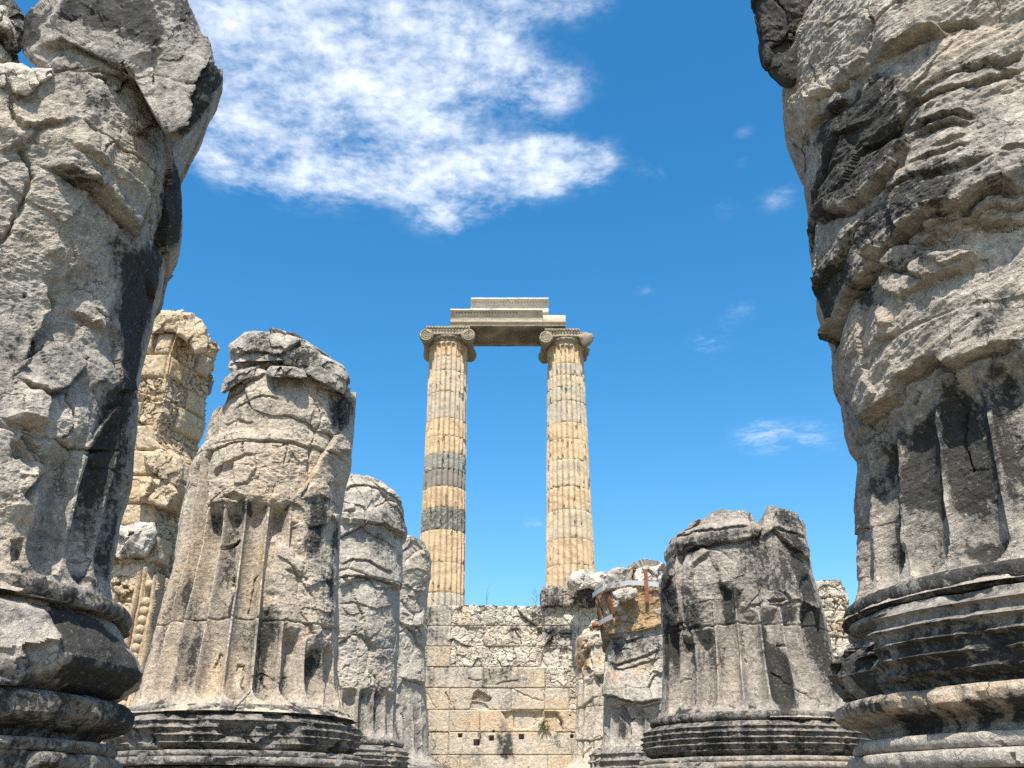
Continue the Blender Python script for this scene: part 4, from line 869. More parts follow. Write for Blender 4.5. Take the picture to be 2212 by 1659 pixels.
# ================================================================== third and fourth on the left
E = Column('ruined_column', 'round-topped eroded column stump directly behind the tall fluted stump on the left', 'column', -2.95, 16.3, .93, 1.06, seed=5,
    right=n3([(375, 240), (405, 290), (410, 370), (427, 430), (420, 470), (402, 490), (406, 560), (400, 700), (392, 850), (386, 1000), (377, 1150), (372, 1400), (366, 1500)]),
    sky=n3([(-330, 260), (-150, 190), (0, 150), (60, 130), (140, 128), (230, 140), (300, 165), (340, 200), (370, 232), (400, 290)]))
S = E.S
fe = [('ledge', S(n3([(100, 220), (130, 190), (200, 180), (290, 200), (340, 230), (400, 290)])), .10, .3),
 ('ledge', S(n3([(60, 460), (150, 420), (220, 380), (300, 390), (370, 440), (425, 470)])), .16, .35), ('ledge', S(n3([(80, 390), (180, 390), (215, 385)])), .06, .15),
 ('plate', S(n3([(90, 330), (125, 325), (125, 375), (85, 380)])), .07, .03), ('plate', S(n3([(130, 330), (200, 330), (200, 378), (135, 378)])), .08, .03), ('plate', S(n3([(95, 285), (150, 280), (160, 320), (100, 325)])), .08, .03),
 ('ledge', S(n3([(80, 600), (140, 565), (220, 580), (290, 625), (340, 640)])), .08, .3), ('ledge', S(n3([(60, 665), (180, 655), (280, 680), (340, 700), (400, 750)])), .16, .3),
 ('plate', S(n3([(70, 650), (180, 650), (140, 690), (75, 715)])), .12, .03), ('ledge', S(n3([(70, 800), (150, 790), (260, 830), (370, 800)])), .05, .25),
 ('ledge', S(n3([(60, 1020), (120, 975), (190, 960), (225, 985), (230, 1030)])), .08, .25), ('ledge', S(n3([(80, 1150), (110, 1120), (140, 1120)])), .04, .1),
 ('crack', S(n3([(230, 1150), (245, 1180), (240, 1220)])), .05, .02), ('crack', S(n3([(240, 180), (260, 300), (330, 260), (400, 300)])), .05, .02),
 ('mark', 'stain', S(n3([(290, 250), (400, 300), (420, 460), (330, 420), (240, 360)])), .55, .12), ('mark', 'stain', S(n3([(170, 420), (330, 430), (350, 520), (290, 600), (200, 500)])), .42, .12),
 ('mark', 'stain', S(n3([(165, 1270), (210, 1240), (215, 1560), (160, 1570)])), .55, .06), ('mark', 'stain', S(n3([(240, 1260), (300, 1250), (290, 1400), (240, 1420)])), .6, .06), ('mark', 'stain', S(n3([(180, 240), (240, 230), (230, 290)])), .5, .08),
 ('mark', 'fresh', S(n3([(90, 180), (360, 200), (370, 240), (100, 230)])), .7, .08), ('mark', 'fresh', S(n3([(60, 660), (290, 680), (260, 780), (70, 780)])), .5, .1)]
zf = S(n3([(280, 1450)]))[0]
M_COL3 = stone('pale stump marble', (.40, .36, .30), (.48, .395, .295), (.58, .52, .43), bias=-.02, scale=.8, seed=6)
E.build(M_COL3, int(250 * QF), 50, int(400 * QF), fe, detail_std(big=.03, f1=(.8, .035, .06), f2=(.28, .018, .08), micro=.014, crack=.025, seed=181),
    flute=dict(n=24, phase=(.5 - zf[0] / E.R * 24 / (2 * pi)) % 1, depth=.10, z0=.99, zback=2.5, zone=[S(n3([(-700, 1300), (130, 1250), (240, 1240), (330, 1260), (420, 1280), (480, 1640), (-700, 1640)]))]),
    fscale=.6, joints=[S(n3([(180, 660)]))[0][1]], parts=('drum',), zlo=.88, capdome=.35)
E.ring('apophyge_ring', torus(.955, .86, 1.21, .95), M_BASE, 200, 40, rough=.007, seed=241, res=.02, stain=.2, chipamt=.012)
E.ring('torus', reeds(.855, .49, 1.34, 5, .04), M_BASE, 240, 40, rough=.011, seed=242, res=.014, stain=.1)
E.ring('scotia', torus(.49, .4, 1.38, 1.0) + [(.35, 1.22), (.25, 1.1), (.15, 1.22), (.1, 1.36), (0, 1.4), (-.27, 1.4), (-.27, .9)], M_BASE, 140, 40, rough=.01, seed=244, res=.02, stain=.1)

H4 = Column('ruined_column', 'farthest narrow rounded stump on the left, standing against the block wall', 'column', -2.93, 21.8, .93, 1.05, seed=6,
    right=n3([(540, 520), (553, 590), (550, 680), (542, 720), (530, 780), (526, 900), (524, 1100), (528, 1300), (540, 1440), (540, 1659)]),
    sky=n3([(200, 520), (330, 470), (425, 458), (450, 450), (490, 462), (520, 480), (540, 525)]))
S = H4.S
fh = [('ledge', S(n3([(400, 690), (470, 735), (540, 740)])), .10, .3), ('ledge', S(n3([(380, 960), (430, 920), (480, 920), (530, 1010)])), .08, .3), ('ledge', S(n3([(380, 1180), (450, 1210), (530, 1215)])), .08, .3),
 ('ledge', S(n3([(410, 640), (470, 620), (545, 650)])), .06, .2), ('crack', S(n3([(400, 780), (440, 840), (470, 860), (520, 840)])), .08, .04), ('plate', S(n3([(470, 850), (515, 850), (515, 920), (470, 920)])), .07, .03),
 ('crack', S(n3([(400, 1370), (415, 1410)])), .05, .02), ('mark', 'stain', S(n3([(420, 470), (500, 480), (540, 560), (440, 560)])), .4, .12), ('mark', 'stain', S(n3([(370, 1480), (390, 1520), (400, 1659), (370, 1659)])), .7, .06),
 ('mark', 'stain', S(n3([(380, 1640), (530, 1640), (530, 1680), (380, 1680)])), .6, .06)]
H4.build(M_COL3, 190, 40, 320, fh, detail_std(big=.03, f1=(.7, .045, .08), f2=(.28, .02, .09), micro=.015, crack=.04, seed=191),
    flute=dict(n=24, phase=.1, depth=.05, z0=.95, zback=2., zone=[S(n3([(0, 1320), (600, 1340), (600, 1700), (0, 1700)]))]), fscale=.6, joints=[S(n3([(470, 735)]))[0][1]], parts=('drum',), zlo=.7, capdome=.3)
H4.ring('base', torus(.86, .49, 1.3, .9) + torus(.49, .36, 1.38, 1.0) + [(.2, 1.15), (.1, 1.36), (0, 1.4), (-.27, 1.4), (-.27, .9)], M_BASE, 120, 40, rough=.02, seed=245, res=.03, stain=.0)

# ================================================================== third and fourth on the right
I3 = Column('ruined_column', 'stump patched with ochre mortar and braced by steel bands', 'column', 2.66, 18.4, .93, 1.05, seed=7,
    left=q4([(472, 470), (478, 560), (490, 640), (505, 720), (512, 790), (516, 850), (506, 1000), (502, 1150), (500, 1300), (496, 1500)]),
    sky=q4([(472, 478), (520, 440), (600, 415), (690, 402), (780, 408), (880, 424), (1000, 450), (1100, 470)]))
S = I3.S
mort = S(q4([(420, 420), (900, 380), (1150, 420), (1150, 690), (890, 690), (740, 730), (620, 745), (540, 745), (505, 830), (470, 840)]))
fi = [('plate', mort, .05, .03), ('mark', 'ochre', mort, 1., .01)] if False else [('plate', mort, .05, .03)]
fi += [('ledge', S(q4([(520, 930), (600, 950), (700, 920), (800, 880), (890, 850)])), .06, .2), ('ledge', S(q4([(560, 960), (640, 985), (760, 940), (900, 900)])), .04, .2),
 ('ledge', S(q4([(505, 1170), (600, 1165), (640, 1195), (760, 1210), (900, 1190)])), .12, .35), ('plate', S(q4([(605, 1230), (720, 1210), (740, 1300), (665, 1350), (630, 1300)])), -.10, .02),
 ('crack', S(q4([(600, 1270), (650, 1340), (680, 1450), (670, 1540)])), .08, .03), ('ledge', S(q4([(720, 1250), (800, 1230), (900, 1210)])), .07, .2), ('ledge', S(q4([(530, 780), (620, 760), (660, 790), (760, 760)])), .05, .15),
 ('mark', 'stain', S(q4([(520, 780), (700, 740), (860, 740), (900, 850), (760, 920), (600, 950), (540, 900)])), .62, .12), ('mark', 'stain', S(q4([(740, 1260), (790, 1290), (780, 1420), (750, 1400)])), .5, .08), ('mark', 'stain', S(q4([(490, 1080), (540, 1100), (540, 1160), (500, 1160)])), .4, .1),
 ('mark', 'stain', S(q4([(590, 1320), (640, 1340), (620, 1460), (590, 1440)])), .5, .08), ('mark', 'warm', S(q4([(690, 990), (850, 900), (850, 950), (740, 1030)])), 1., .08), ('mark', 'warm', S(q4([(540, 1010), (620, 1010), (600, 1110)])), .9, .08)]
zf = S(q4([(570, 1450)]))[0]
zM = S(q4([(700, 738)]))[0][1]
I3.build(M_COL3, 230, 50, 340, fi, detail_std(big=.02, f1=(.8, .03, .08), f2=(.28, .02, .10), micro=.016, crack=.02, seed=221),
    flute=dict(n=24, phase=(.5 - zf[0] / I3.R * 24 / (2 * pi)) % 1, depth=.06, z0=.99, zback=2.5, zone=[S(q4([(300, 1250), (560, 1220), (620, 1240), (680, 1350), (740, 1260), (1100, 1240), (1100, 1700), (300, 1700)]))]),
    joints=[], parts=('shaft',), zlo=.88, capdome=.05)
# the mortar patch is a skin of its own over the upper part
zt_ = I3.sky[:, 1].mean()
def mortar():
    th = np.linspace(-1.9, 1.9, 220); zz = np.linspace(zM - .05, zt_ - .02, 120)
    TH, Z = np.meshgrid(th, zz); TH = TH.ravel(); Z = Z.ravel(); s = TH * I3.R
    low = np.interp(s, [p[0] for p in S(q4([(480, 850), (520, 790), (540, 745), (620, 745), (740, 730), (890, 690)]))], [p[1] for p in S(q4([(480, 850), (520, 790), (540, 745), (620, 745), (740, 730), (890, 690)]))])
    Z = low + (Z - zz[0]) / (zz[-1] - zz[0]) * (np.interp(s, I3.sky[:, 0], I3.sky[:, 1]) - .01 - low)
    L, Rr = I3.rad(Z); r = np.where(TH < 0, L * sstep(-.1, .95, -np.sin(TH)) + .5 * (L + Rr) * (1 - sstep(-.1, .95, -np.sin(TH))), .5 * (L + Rr))
    P = np.stack([TH * 1.05, Z, Z * 0], 1).astype(np.float32)
    h, e, _ = facets(P, .22, .02, .08, 77); r = r + .085 + h + .02 * fbm(P * 4, 4, 5) - .012 * e
    rim = np.repeat(np.concatenate([[0], np.ones(118), [0]]), 220); r = r - .12 * (1 - rim)
    dx = I3.e0[0] * np.cos(TH) + I3.e1[0] * np.sin(TH); dy = I3.e0[1] * np.cos(TH) + I3.e1[1] * np.sin(TH)
    V = np.stack([I3.X + dx * r, I3.Y + dy * r, Z + EYE], 1)
    o = mesh_from('mortar_patch', V, gridquads(120, 220, False), M_PLAS, I3.root, dict(stain=np.where(s < S(q4([(600, 600)]))[0][0], .38, .0).astype(np.float32) + 0 * s, tone=0 * s, warm=.4 + .4 * fbm(P * 2, 3, 9), fresh=.25 * sstep(0, .5, fbm(P * 1.5, 3, 8))))
    o['label'] = 'cracked ochre mortar patch round the upper shaft'
mortar()
I3.ring('base', reeds(.955, .49, 1.30, 4, .05) + torus(.49, .36, 1.38, 1.0) + [(.2, 1.15), (.1, 1.36), (0, 1.4), (-.27, 1.4), (-.27, .9)], M_BASE, 200, 40, rough=.012, seed=246, res=.015, stain=.0)

K4 = Column('ruined_column', 'narrow pale fluted stump with a brown broken top, at the block wall', 'column', 2.60, 24.0, .93, 1.02, seed=8,
    left=q4([(372, 700), (350, 745), (330, 770), (306, 785), (308, 860), (312, 1000), (306, 1060), (303, 1240), (303, 1400), (292, 1500), (290, 1650)]),
    sky=q4([(306, 790), (340, 765), (352, 715), (400, 660), (470, 625), (560, 600), (700, 600)]))
S = K4.S
fk = [('ledge', S(q4([(300, 1245), (360, 1235), (430, 1170), (470, 1160)])), .06, .3), ('ledge', S(q4([(300, 1460), (420, 1470), (500, 1440)])), .06, .3), ('plate', S(q4([(360, 960), (400, 970), (430, 1000), (400, 1040), (350, 1040)])), -.10, .03),
 ('plate', S(q4([(360, 700), (500, 690), (500, 718), (380, 740)])), -.10, .03), ('plate', S(q4([(430, 1030), (500, 1020), (500, 1080), (460, 1090)])), -.12, .02), ('crack', S(q4([(380, 780), (390, 900), (420, 960)])), .08, .04), ('crack', S(q4([(440, 1030), (460, 1200), (420, 1400), (430, 1640)])), .08, .03),
 ('mark', 'warm', S(q4([(300, 770), (380, 770), (400, 960), (350, 1000), (320, 1060), (300, 1060)])), 1.3, .08), ('mark', 'stain', S(q4([(300, 770), (370, 770), (400, 940), (340, 1000), (310, 1050)])), .36, .08), ('mark', 'warm', S(q4([(440, 890), (490, 890), (490, 920), (440, 920)])), 1.2, .06), ('mark', 'warm', S(q4([(440, 940), (500, 940), (500, 980), (440, 970)])), 1., .06),
 ('mark', 'fresh', S(q4([(350, 650), (500, 610), (500, 690), (370, 710)])), .9, .1)]
M_COL4 = stone('cream stump marble', (.46, .405, .32), (.55, .45, .32), (.64, .57, .46), bias=-.15, scale=.7, seed=7)
K4.build(M_COL4, 170, 40, 260, fk, detail_std(big=.04, f1=(.7, .06, .12), f2=(.3, .03, .12), micro=.02, crack=.05, seed=231),
    flute=dict(n=24, phase=.3, depth=.06, z0=.7, zback=2.8, zone=[S(q4([(200, 1060), (420, 1040), (700, 1040), (700, 1800), (200, 1800)]))]), joints=[S(q4([(400, 1240)]))[0][1], S(q4([(400, 1040)]))[0][1]], parts=('drum',), zlo=.6, capdome=.2)
K4.ring('base', torus(.86, .49, 1.2, .9) + torus(.49, .36, 1.3, 1.0) + [(.2, 1.15), (.1, 1.3), (0, 1.35), (-.27, 1.35), (-.27, .9)], M_BASE, 100, 40, rough=.02, seed=247, res=.04)
# ================================================================== loose boulders and broken blocks
def boulder(name, label, cat, outline, Y, depth, mat, res=.02, seed=0, off=.05, tilt=.25, size=.45, feats=(), stain=0., fresh=0., warm=0., fat=4.5, group=None, parent=None, yback=.7):
    """solid stone whose outline was surveyed; its thickness runs back from Y"""
    pts = np.array([(at(x, y, Y)[0], at(x, y, Y)[2] - EYE) for x, y in outline])
    c = pts.mean(0); w = pts.max(0) - pts.min(0)
    # resample the outline by angle
    A_ = np.linspace(-pi, pi, 361)[:-1]; R = np.zeros(360)
    cl = np.concatenate([pts, pts[:1]])
    dens = np.concatenate([np.linspace(cl[i], cl[i + 1], 60)[:-1] for i in range(len(pts))]) - c
    an = np.arctan2(dens[:, 1], dens[:, 0]); rr = np.hypot(dens[:, 0], dens[:, 1])
    for i, a in enumerate(A_):
        d = np.abs((an - a + pi) % (2 * pi) - pi); k = d < .06
        R[i] = rr[k].max() if k.any() else rr[d.argmin()]
    na = int(max(40, min(420, 2 * pi * np.mean(R) / res))); nb = int(max(24, min(240, (np.mean(R) * 2 + depth) / res)))
    al = np.linspace(-pi, pi, na, endpoint=False); Ra = np.interp(al, A_, R, period=2 * pi)
    be = np.linspace(0, pi, nb)
    ci, si = np.cos(be), np.sin(be)
    q = (np.abs(ci) ** fat + np.abs(si) ** fat) ** (-1 / fat)
    k1, k2 = si * q, ci * q
    k1 = np.where(k2 < 0, np.sqrt(np.clip(1 - k2 * k2, 0, 1)) * .985, k1)
    X = c[0] + Ra[None] * np.cos(al)[None] * k1[:, None]; Z = c[1] + Ra[None] * np.sin(al)[None] * k1[:, None]
    Yy = Y + np.where(k2 > 0, -k2 * depth * (1 - yback), -k2 * depth * yback)[:, None] + 0 * X
    X0, Z0 = X.ravel().astype(np.float32), Z.ravel().astype(np.float32); bk = Yy - Y; X = X + bk * c[0] / Y * .95; Z = Z + bk * c[1] / Y * .95      # the stone leans back, uphill
    P = np.stack([X.ravel(), Yy.ravel(), Z.ravel()], 1).astype(np.float32)
    D = np.stack([((X - c[0]) / (w[0] / 2)).ravel() * .7, ((Yy - Y) / (depth / 2)).ravel(), ((Z - c[1]) / (w[1] / 2)).ravel() * .7], 1); D /= np.linalg.norm(D, axis=1)[:, None] + 1e-6
    h, e, r = facets(P, size, off, tilt, seed); h2, e2, r2 = facets(P, size * .32, off * .35, tilt * .8, seed + 1)
    H = h + h2 + .018 * fbm(P * 5, 4, seed + 2) - .02 * size * e + .015 * size * fbm(P * 14, 3, seed + 4, ridged=True)
    # keep the surveyed outline: fade the relief where the stone turns its edge
    H = H * (.35 + .65 * np.abs(np.repeat(k2, na)))
    fd = Field(X0, Z0, seed, .02)
    front = np.repeat(k2 > 0, na)
    for f in feats: getattr(fd, f[0])(*f[1:])
    H = H + np.where(front, fd.h, 0)
    V = P + D * H[:, None] + np.array((0, 0, EYE))
    org = (c[0], Y, c[1] - w[1] / 2 + EYE)
    at_ = dict(stain=np.maximum(fd.stain * front, 0) + stain + .0 * r, tone=(.6 * r + .4 * r2 - .5) * .8, warm=fd.warm + warm, fresh=fresh + .5 * (r2 > .7))
    if parent is None:
        V = V - np.array(org)
        o = mesh_from(name, V, gridquads(nb, na)[:, ::-1], mat, None, at_); o.location = org
        return tag(o, label, cat, group)
    o = mesh_from(name, V, gridquads(nb, na)[:, ::-1], mat, parent, at_)
    if label: o['label'] = label
    return o

def fl(t, Y, pts):   # notes -> (x, z) on the plane at Y
    return [(at(x, y, Y)[0], at(x, y, Y)[2] - EYE) for x, y in t(pts)]

# on the near left column
Yb = 4.75
boulder('fallen_boulder', 'huge black-crusted rounded boulder lying on top of the near left column', 'boulder',
    c1([(350, -60), (262, 140), (228, 280), (225, 380), (300, 450), (330, 430), (420, 470), (560, 466), (700, 490), (860, 508), (950, 550), (1015, 600), (1050, 650), (1080, 745), (1110, 875), (1140, 880), (1200, 840), (1335, 705), (1375, 430), (1355, 300), (1250, 130), (1130, -20), (900, -120), (600, -140)]),
    Yb, 1.5, M_DARK, .009, 31, .025, .10, .5, fat=4., feats=[
     ('ledge', fl(c1, Yb, [(1110, 860), (1160, 760), (1210, 600), (1240, 450), (1330, 380)]), .07, .2), ('ledge', fl(c1, Yb, [(310, 440), (360, 330), (500, 290), (560, 330), (640, 370), (760, 420), (880, 500)]), .10, .35),
     ('ledge', fl(c1, Yb, [(1020, 590), (980, 540), (960, 430)]), .05, .1), ('crack', fl(c1, Yb, [(800, 420), (830, 490)]), .04, .01), ('ledge', fl(c1, Yb, [(520, 260), (540, 150), (600, 60), (640, -60)]), .05, .25),
     ('mark', 'stain', fl(c1, Yb, [(540, 130), (620, -60), (850, -60), (960, 180), (940, 330), (800, 330), (700, 260), (560, 200)]), 1.0, .04), ('mark', 'stain', fl(c1, Yb, [(260, 140), (380, 60), (330, 300), (240, 360)]), .9, .04),
     ('mark', 'stain', fl(c1, Yb, [(1230, 450), (1370, 420), (1330, 700), (1180, 850), (1140, 850), (1200, 650)]), 1., .04), ('mark', 'stain', fl(c1, Yb, [(850, -40), (1130, -40), (1350, 300), (1280, 300), (1000, 150)]), .45, .08),
     ('mark', 'stain', fl(c1, Yb, [(300, 440), (360, 320), (550, 370), (760, 440), (860, 500), (560, 470)]), -.9, .03), ('mark', 'stain', fl(c1, Yb, [(540, 290), (700, 280), (900, 350), (1150, 400), (1190, 560), (1100, 850), (1000, 560), (700, 400)]), -.8, .05),
     ('mark', 'fresh', fl(c1, Yb, [(330, 420), (400, 320), (550, 360), (700, 440), (820, 490), (500, 470)]), .3, .05)], stain=.02, yback=.85)
boulder('fallen_boulder', 'small dark boulder in the top left corner, beside the huge black-crusted one', 'boulder', c1([(-260, -80), (30, -80), (100, 20), (150, 110), (145, 230), (90, 325), (50, 330), (40, 200), (-60, 120), (-260, 200)]), 5.2, .5, M_DARK, .012, 32, fat=4.5,
    stain=.35)
boulder('broken_stone', 'plain grey-brown block below the small dark boulder in the top left corner', 'stone', c1([(-260, 120), (0, 110), (45, 200), (50, 310), (90, 420), (0, 440), (-260, 460)]), 5.3, .8, M_ROCK, .012, 33, stain=-.05)
for pts, lab, Yq in (([(40, 425), (140, 415), (215, 450), (262, 548), (170, 618), (90, 605), (45, 540)], 'pale angular broken stone in the gap under the boulder on the near left column', 4.55),
                 ([(210, 448), (335, 452), (350, 500), (255, 545)], 'small flat white stone chip right of the angular stone on the near left column', 4.65),
                 ([(-40, 420), (30, 420), (45, 470), (40, 570), (-40, 575)], 'narrow grey stone at the left picture edge under the small dark boulder', 4.55),
                 ([(565, 510), (640, 500), (690, 545), (660, 575), (590, 548)], 'white wedge chip in the crevice below the big boulder, left of a smaller chip', 4.42),
                 ([(668, 570), (690, 530), (760, 560), (765, 590), (730, 600)], 'smaller white chip in the crevice below the big boulder', 4.42)):
    ctr = np.mean(np.array(c1(pts)), 0)
    boulder('broken_stone', lab, 'stone', c1(pts), A.surf(*ctr) + .06, .26, M_ROCK, .008, int(pts[0][0]) + 41, .01, .1, .2, fresh=.5, stain=-.1, fat=5, yback=.6)
boulder('fallen_boulder', 'dark brown-black stone jutting into the sky at the top left of the near right column', 'boulder', c4([(100, -200), (128, -60), (140, 20), (150, 110), (185, 370), (200, 430), (250, 500), (335, 568), (385, 540), (460, 300), (560, 100), (600, -200)]), 5.3, 1.0, M_DARK, .010, 335, .03, .12, .6, stain=.55, warm=.5, fat=4.5)
boulder('broken_stone', 'small rounded brown stone wedged between the dark jutting stone and the near right column', 'stone', c4([(368, 250), (400, 195), (470, 190), (520, 230), (480, 360), (375, 445)]), 5.2, .5, M_ROCK, .008, 36, .02, .1, .25, stain=.15, warm=.4)
# on the middle left column
boulder('capping_slab', 'big loose overhanging slab lying on top of the tall fluted stump', 'boulder', m1([(862, 395), (870, 330), (950, 240), (1110, 225), (1250, 260), (1390, 310), (1450, 370), (1560, 440), (1597, 520), (1580, 592), (1500, 560), (1430, 500), (1300, 455), (1190, 440), (1170, 380), (1060, 340), (950, 335), (880, 390)]), 10.6, 1.7, M_ROCK, .013, 37, .025, .16, .4, stain=.16,
    feats=[('ledge', fl(m1, 10.6, [(870, 390), (950, 335), (1100, 345), (1180, 360), (1290, 290), (1310, 330)]), .08, .2), ('mark', 'stain', fl(m1, 10.6, [(1160, 380), (1300, 330), (1400, 330), (1300, 450), (1190, 440)]), .6, .1), ('mark', 'stain', fl(m1, 10.6, [(980, 240), (1120, 225), (1080, 290), (960, 300)]), .5, .1)], fat=4.5)
boulder('broken_stone', 'pale wedge-shaped stone under the left end of the loose overhanging slab', 'stone', m1([(852, 430), (870, 395), (950, 338), (1060, 350), (1170, 378), (1165, 435), (1040, 445), (860, 468)]), 10.45, .7, M_ROCK, .013, 38, .02, .12, .4, fresh=.3, stain=-.1, fat=4)
boulder('broken_stone', 'thin flat grey stone on the rim of the tall fluted stump', 'stone', m1([(1075, 480), (1085, 455), (1110, 436), (1270, 440), (1330, 465), (1342, 505), (1200, 492), (1090, 492)]), Cc.surf(*m1([(1200, 490)])[0]) + .15, .5, M_ROCK, .012, 39, .02, .12, .3, stain=.22, fat=4)
boulder('broken_stone', 'lichen-dark stone on the left rim of the tall fluted stump', 'stone', m1([(785, 600), (790, 560), (815, 505), (860, 478), (1040, 440), (1080, 455), (1060, 480), (950, 510), (880, 550), (820, 590)]), Cc.surf(*m1([(900, 520)])[0]) + .34, .5, M_ROCK, .012, 40, .03, .15, .3, stain=.22, fat=4.5)
# on the wall and the braced stump, right
boulder('wall_block', 'long squared block with black stains on top of the wall under the right standing column', 'stone block', q4([(65, 460), (80, 430), (140, 424), (430, 432), (436, 470), (436, 556), (100, 557), (66, 550)]), 26.2, 1.2, M_WALL, .03, 51, .01, .05, .5, stain=.62, fat=7)
boulder('wall_block', 'smaller squared block just right of the long black-stained block on the wall', 'stone block', q4([(436, 440), (520, 432), (540, 500), (520, 560), (438, 560)]), 26.2, 1., M_WALL, .03, 52, .01, .1, .4, stain=-.1, fat=6)
boulder('fallen_boulder', 'flat pale boulder lying on the long black-stained wall block', 'boulder', q4([(258, 385), (290, 338), (380, 320), (480, 318), (558, 328), (540, 380), (510, 425), (440, 436), (400, 412), (290, 428), (264, 420)]), 25.0, 1.2, M_ROCK, .03, 53, .02, .2, 1.0, fresh=.45, stain=-.25, fat=4.5)
boulder('fallen_boulder', 'cream broken boulder behind the steel band, left of the mortared crack', 'boulder', q4([(512, 430), (535, 380), (562, 328), (600, 305), (694, 294), (672, 380), (668, 412), (600, 424)]), 18.0, .9, M_ROCK, .022, 54, .02, .2, .9, fresh=.45, stain=-.25, fat=4.5)
boulder('fallen_boulder', 'largest cream boulder on the braced stump, touching the black-stained stump', 'boulder', q4([(686, 405), (690, 300), (740, 282), (790, 270), (890, 276), (925, 300), (930, 420), (800, 412)]), 18.0, .9, M_ROCK, .022, 55, .02, .2, .9, fresh=.4, stain=-.25, fat=4.5)
boulder('broken_stone', 'pale jagged stone poking out of the mortar just under the steel band', 'stone', q4([(552, 462), (600, 442), (690, 424), (725, 470), (640, 516), (590, 505)]), 17.33, .3, M_ROCK, .018, 56, .02, .2, .3, fresh=.5, stain=-.2, fat=4.5)
boulder('mortar_lump', 'small brown mortar filling between the two cream boulders', 'mortar', q4([(655, 405), (668, 340), (690, 305), (696, 330), (684, 360), (692, 405)]), 17.75, .4, M_PLAS, .02, 57, .02, .1, .3, warm=.3)

# ================================================================== steel bracing round the patched stump
br = thing('steel_bracing', 'galvanised steel band and rusty straps clamped round the mortar-patched stump', 'bracing', (I3.X, I3.Y, 4.5))
def onI(px, py, out):
    s, z = I3.un(px, py); th = s / I3.R
    L, Rr = I3.rad(np.array([z])); r = (L[0] if th < 0 else .5 * (L[0] + Rr[0])) + out
    return np.array((I3.X + (I3.e0[0] * cos(th) + I3.e1[0] * sin(th)) * r, I3.Y + (I3.e0[1] * cos(th) + I3.e1[1] * sin(th)) * r, z + EYE)), np.array((I3.e0[0] * cos(th) + I3.e1[0] * sin(th), I3.e0[1] * cos(th) + I3.e1[1] * sin(th), 0))
def strap(name, pts, half, out, mat, vertical, thick=.018):
    dense = np.concatenate([np.linspace(pts[i], pts[i + 1], 6)[:-1] for i in range(len(pts) - 1)] + [np.array(pts[-1:])])
    V = []
    for p in dense:
        c, nrm = onI(p[0], p[1], out)
        a = np.array((-nrm[1], nrm[0], 0)) if vertical else np.array((0, 0, 1.))
        V += [c - a * half, c + a * half, c + a * half + nrm * thick, c - a * half + nrm * thick]
    m = len(dense); Q = gridquads(m, 4).tolist() + [[0, 1, 2, 3], [4 * m - 1, 4 * m - 2, 4 * m - 3, 4 * m - 4]]
    b = Bag(); b.add(V, Q); return b.build(name, mat, br, smooth=False)
strap('band', q4([(470, 482), (500, 458), (560, 428), (690, 403), (760, 408), (880, 424), (960, 436)]), .042, .15, M_GALV, False)
strap('short_band', q4([(498, 676), (540, 650), (582, 630)]), .045, .13, M_GALV, False)
strap('strap', q4([(545, 448), (556, 500), (578, 560), (594, 612)]), .045, .115, M_RUST, True)
strap('strap', q4([(484, 480), (494, 560), (506, 640), (516, 705)]), .03, .10, M_RUST, True)
strap('strap', q4([(786, 318), (789, 400), (794, 470), (796, 540)]), .035, .19, M_RUST, True)
b = Bag(); p0, nn = onI(*q4([(486, 682)])[0], .12)
b.tube([p0 - np.array((.12, 0, .02)), p0 + np.array((.08, 0, .02))], .05, 10); b.build('bolt', M_RUST, br)

# ================================================================== masonry surfaces
def rnd(i, k=0):
    return ((np.asarray(i).astype(np.int64) * 7919 + k * 104729 + 12345) * 1103515245 // 65536 % 1000) / 1000.

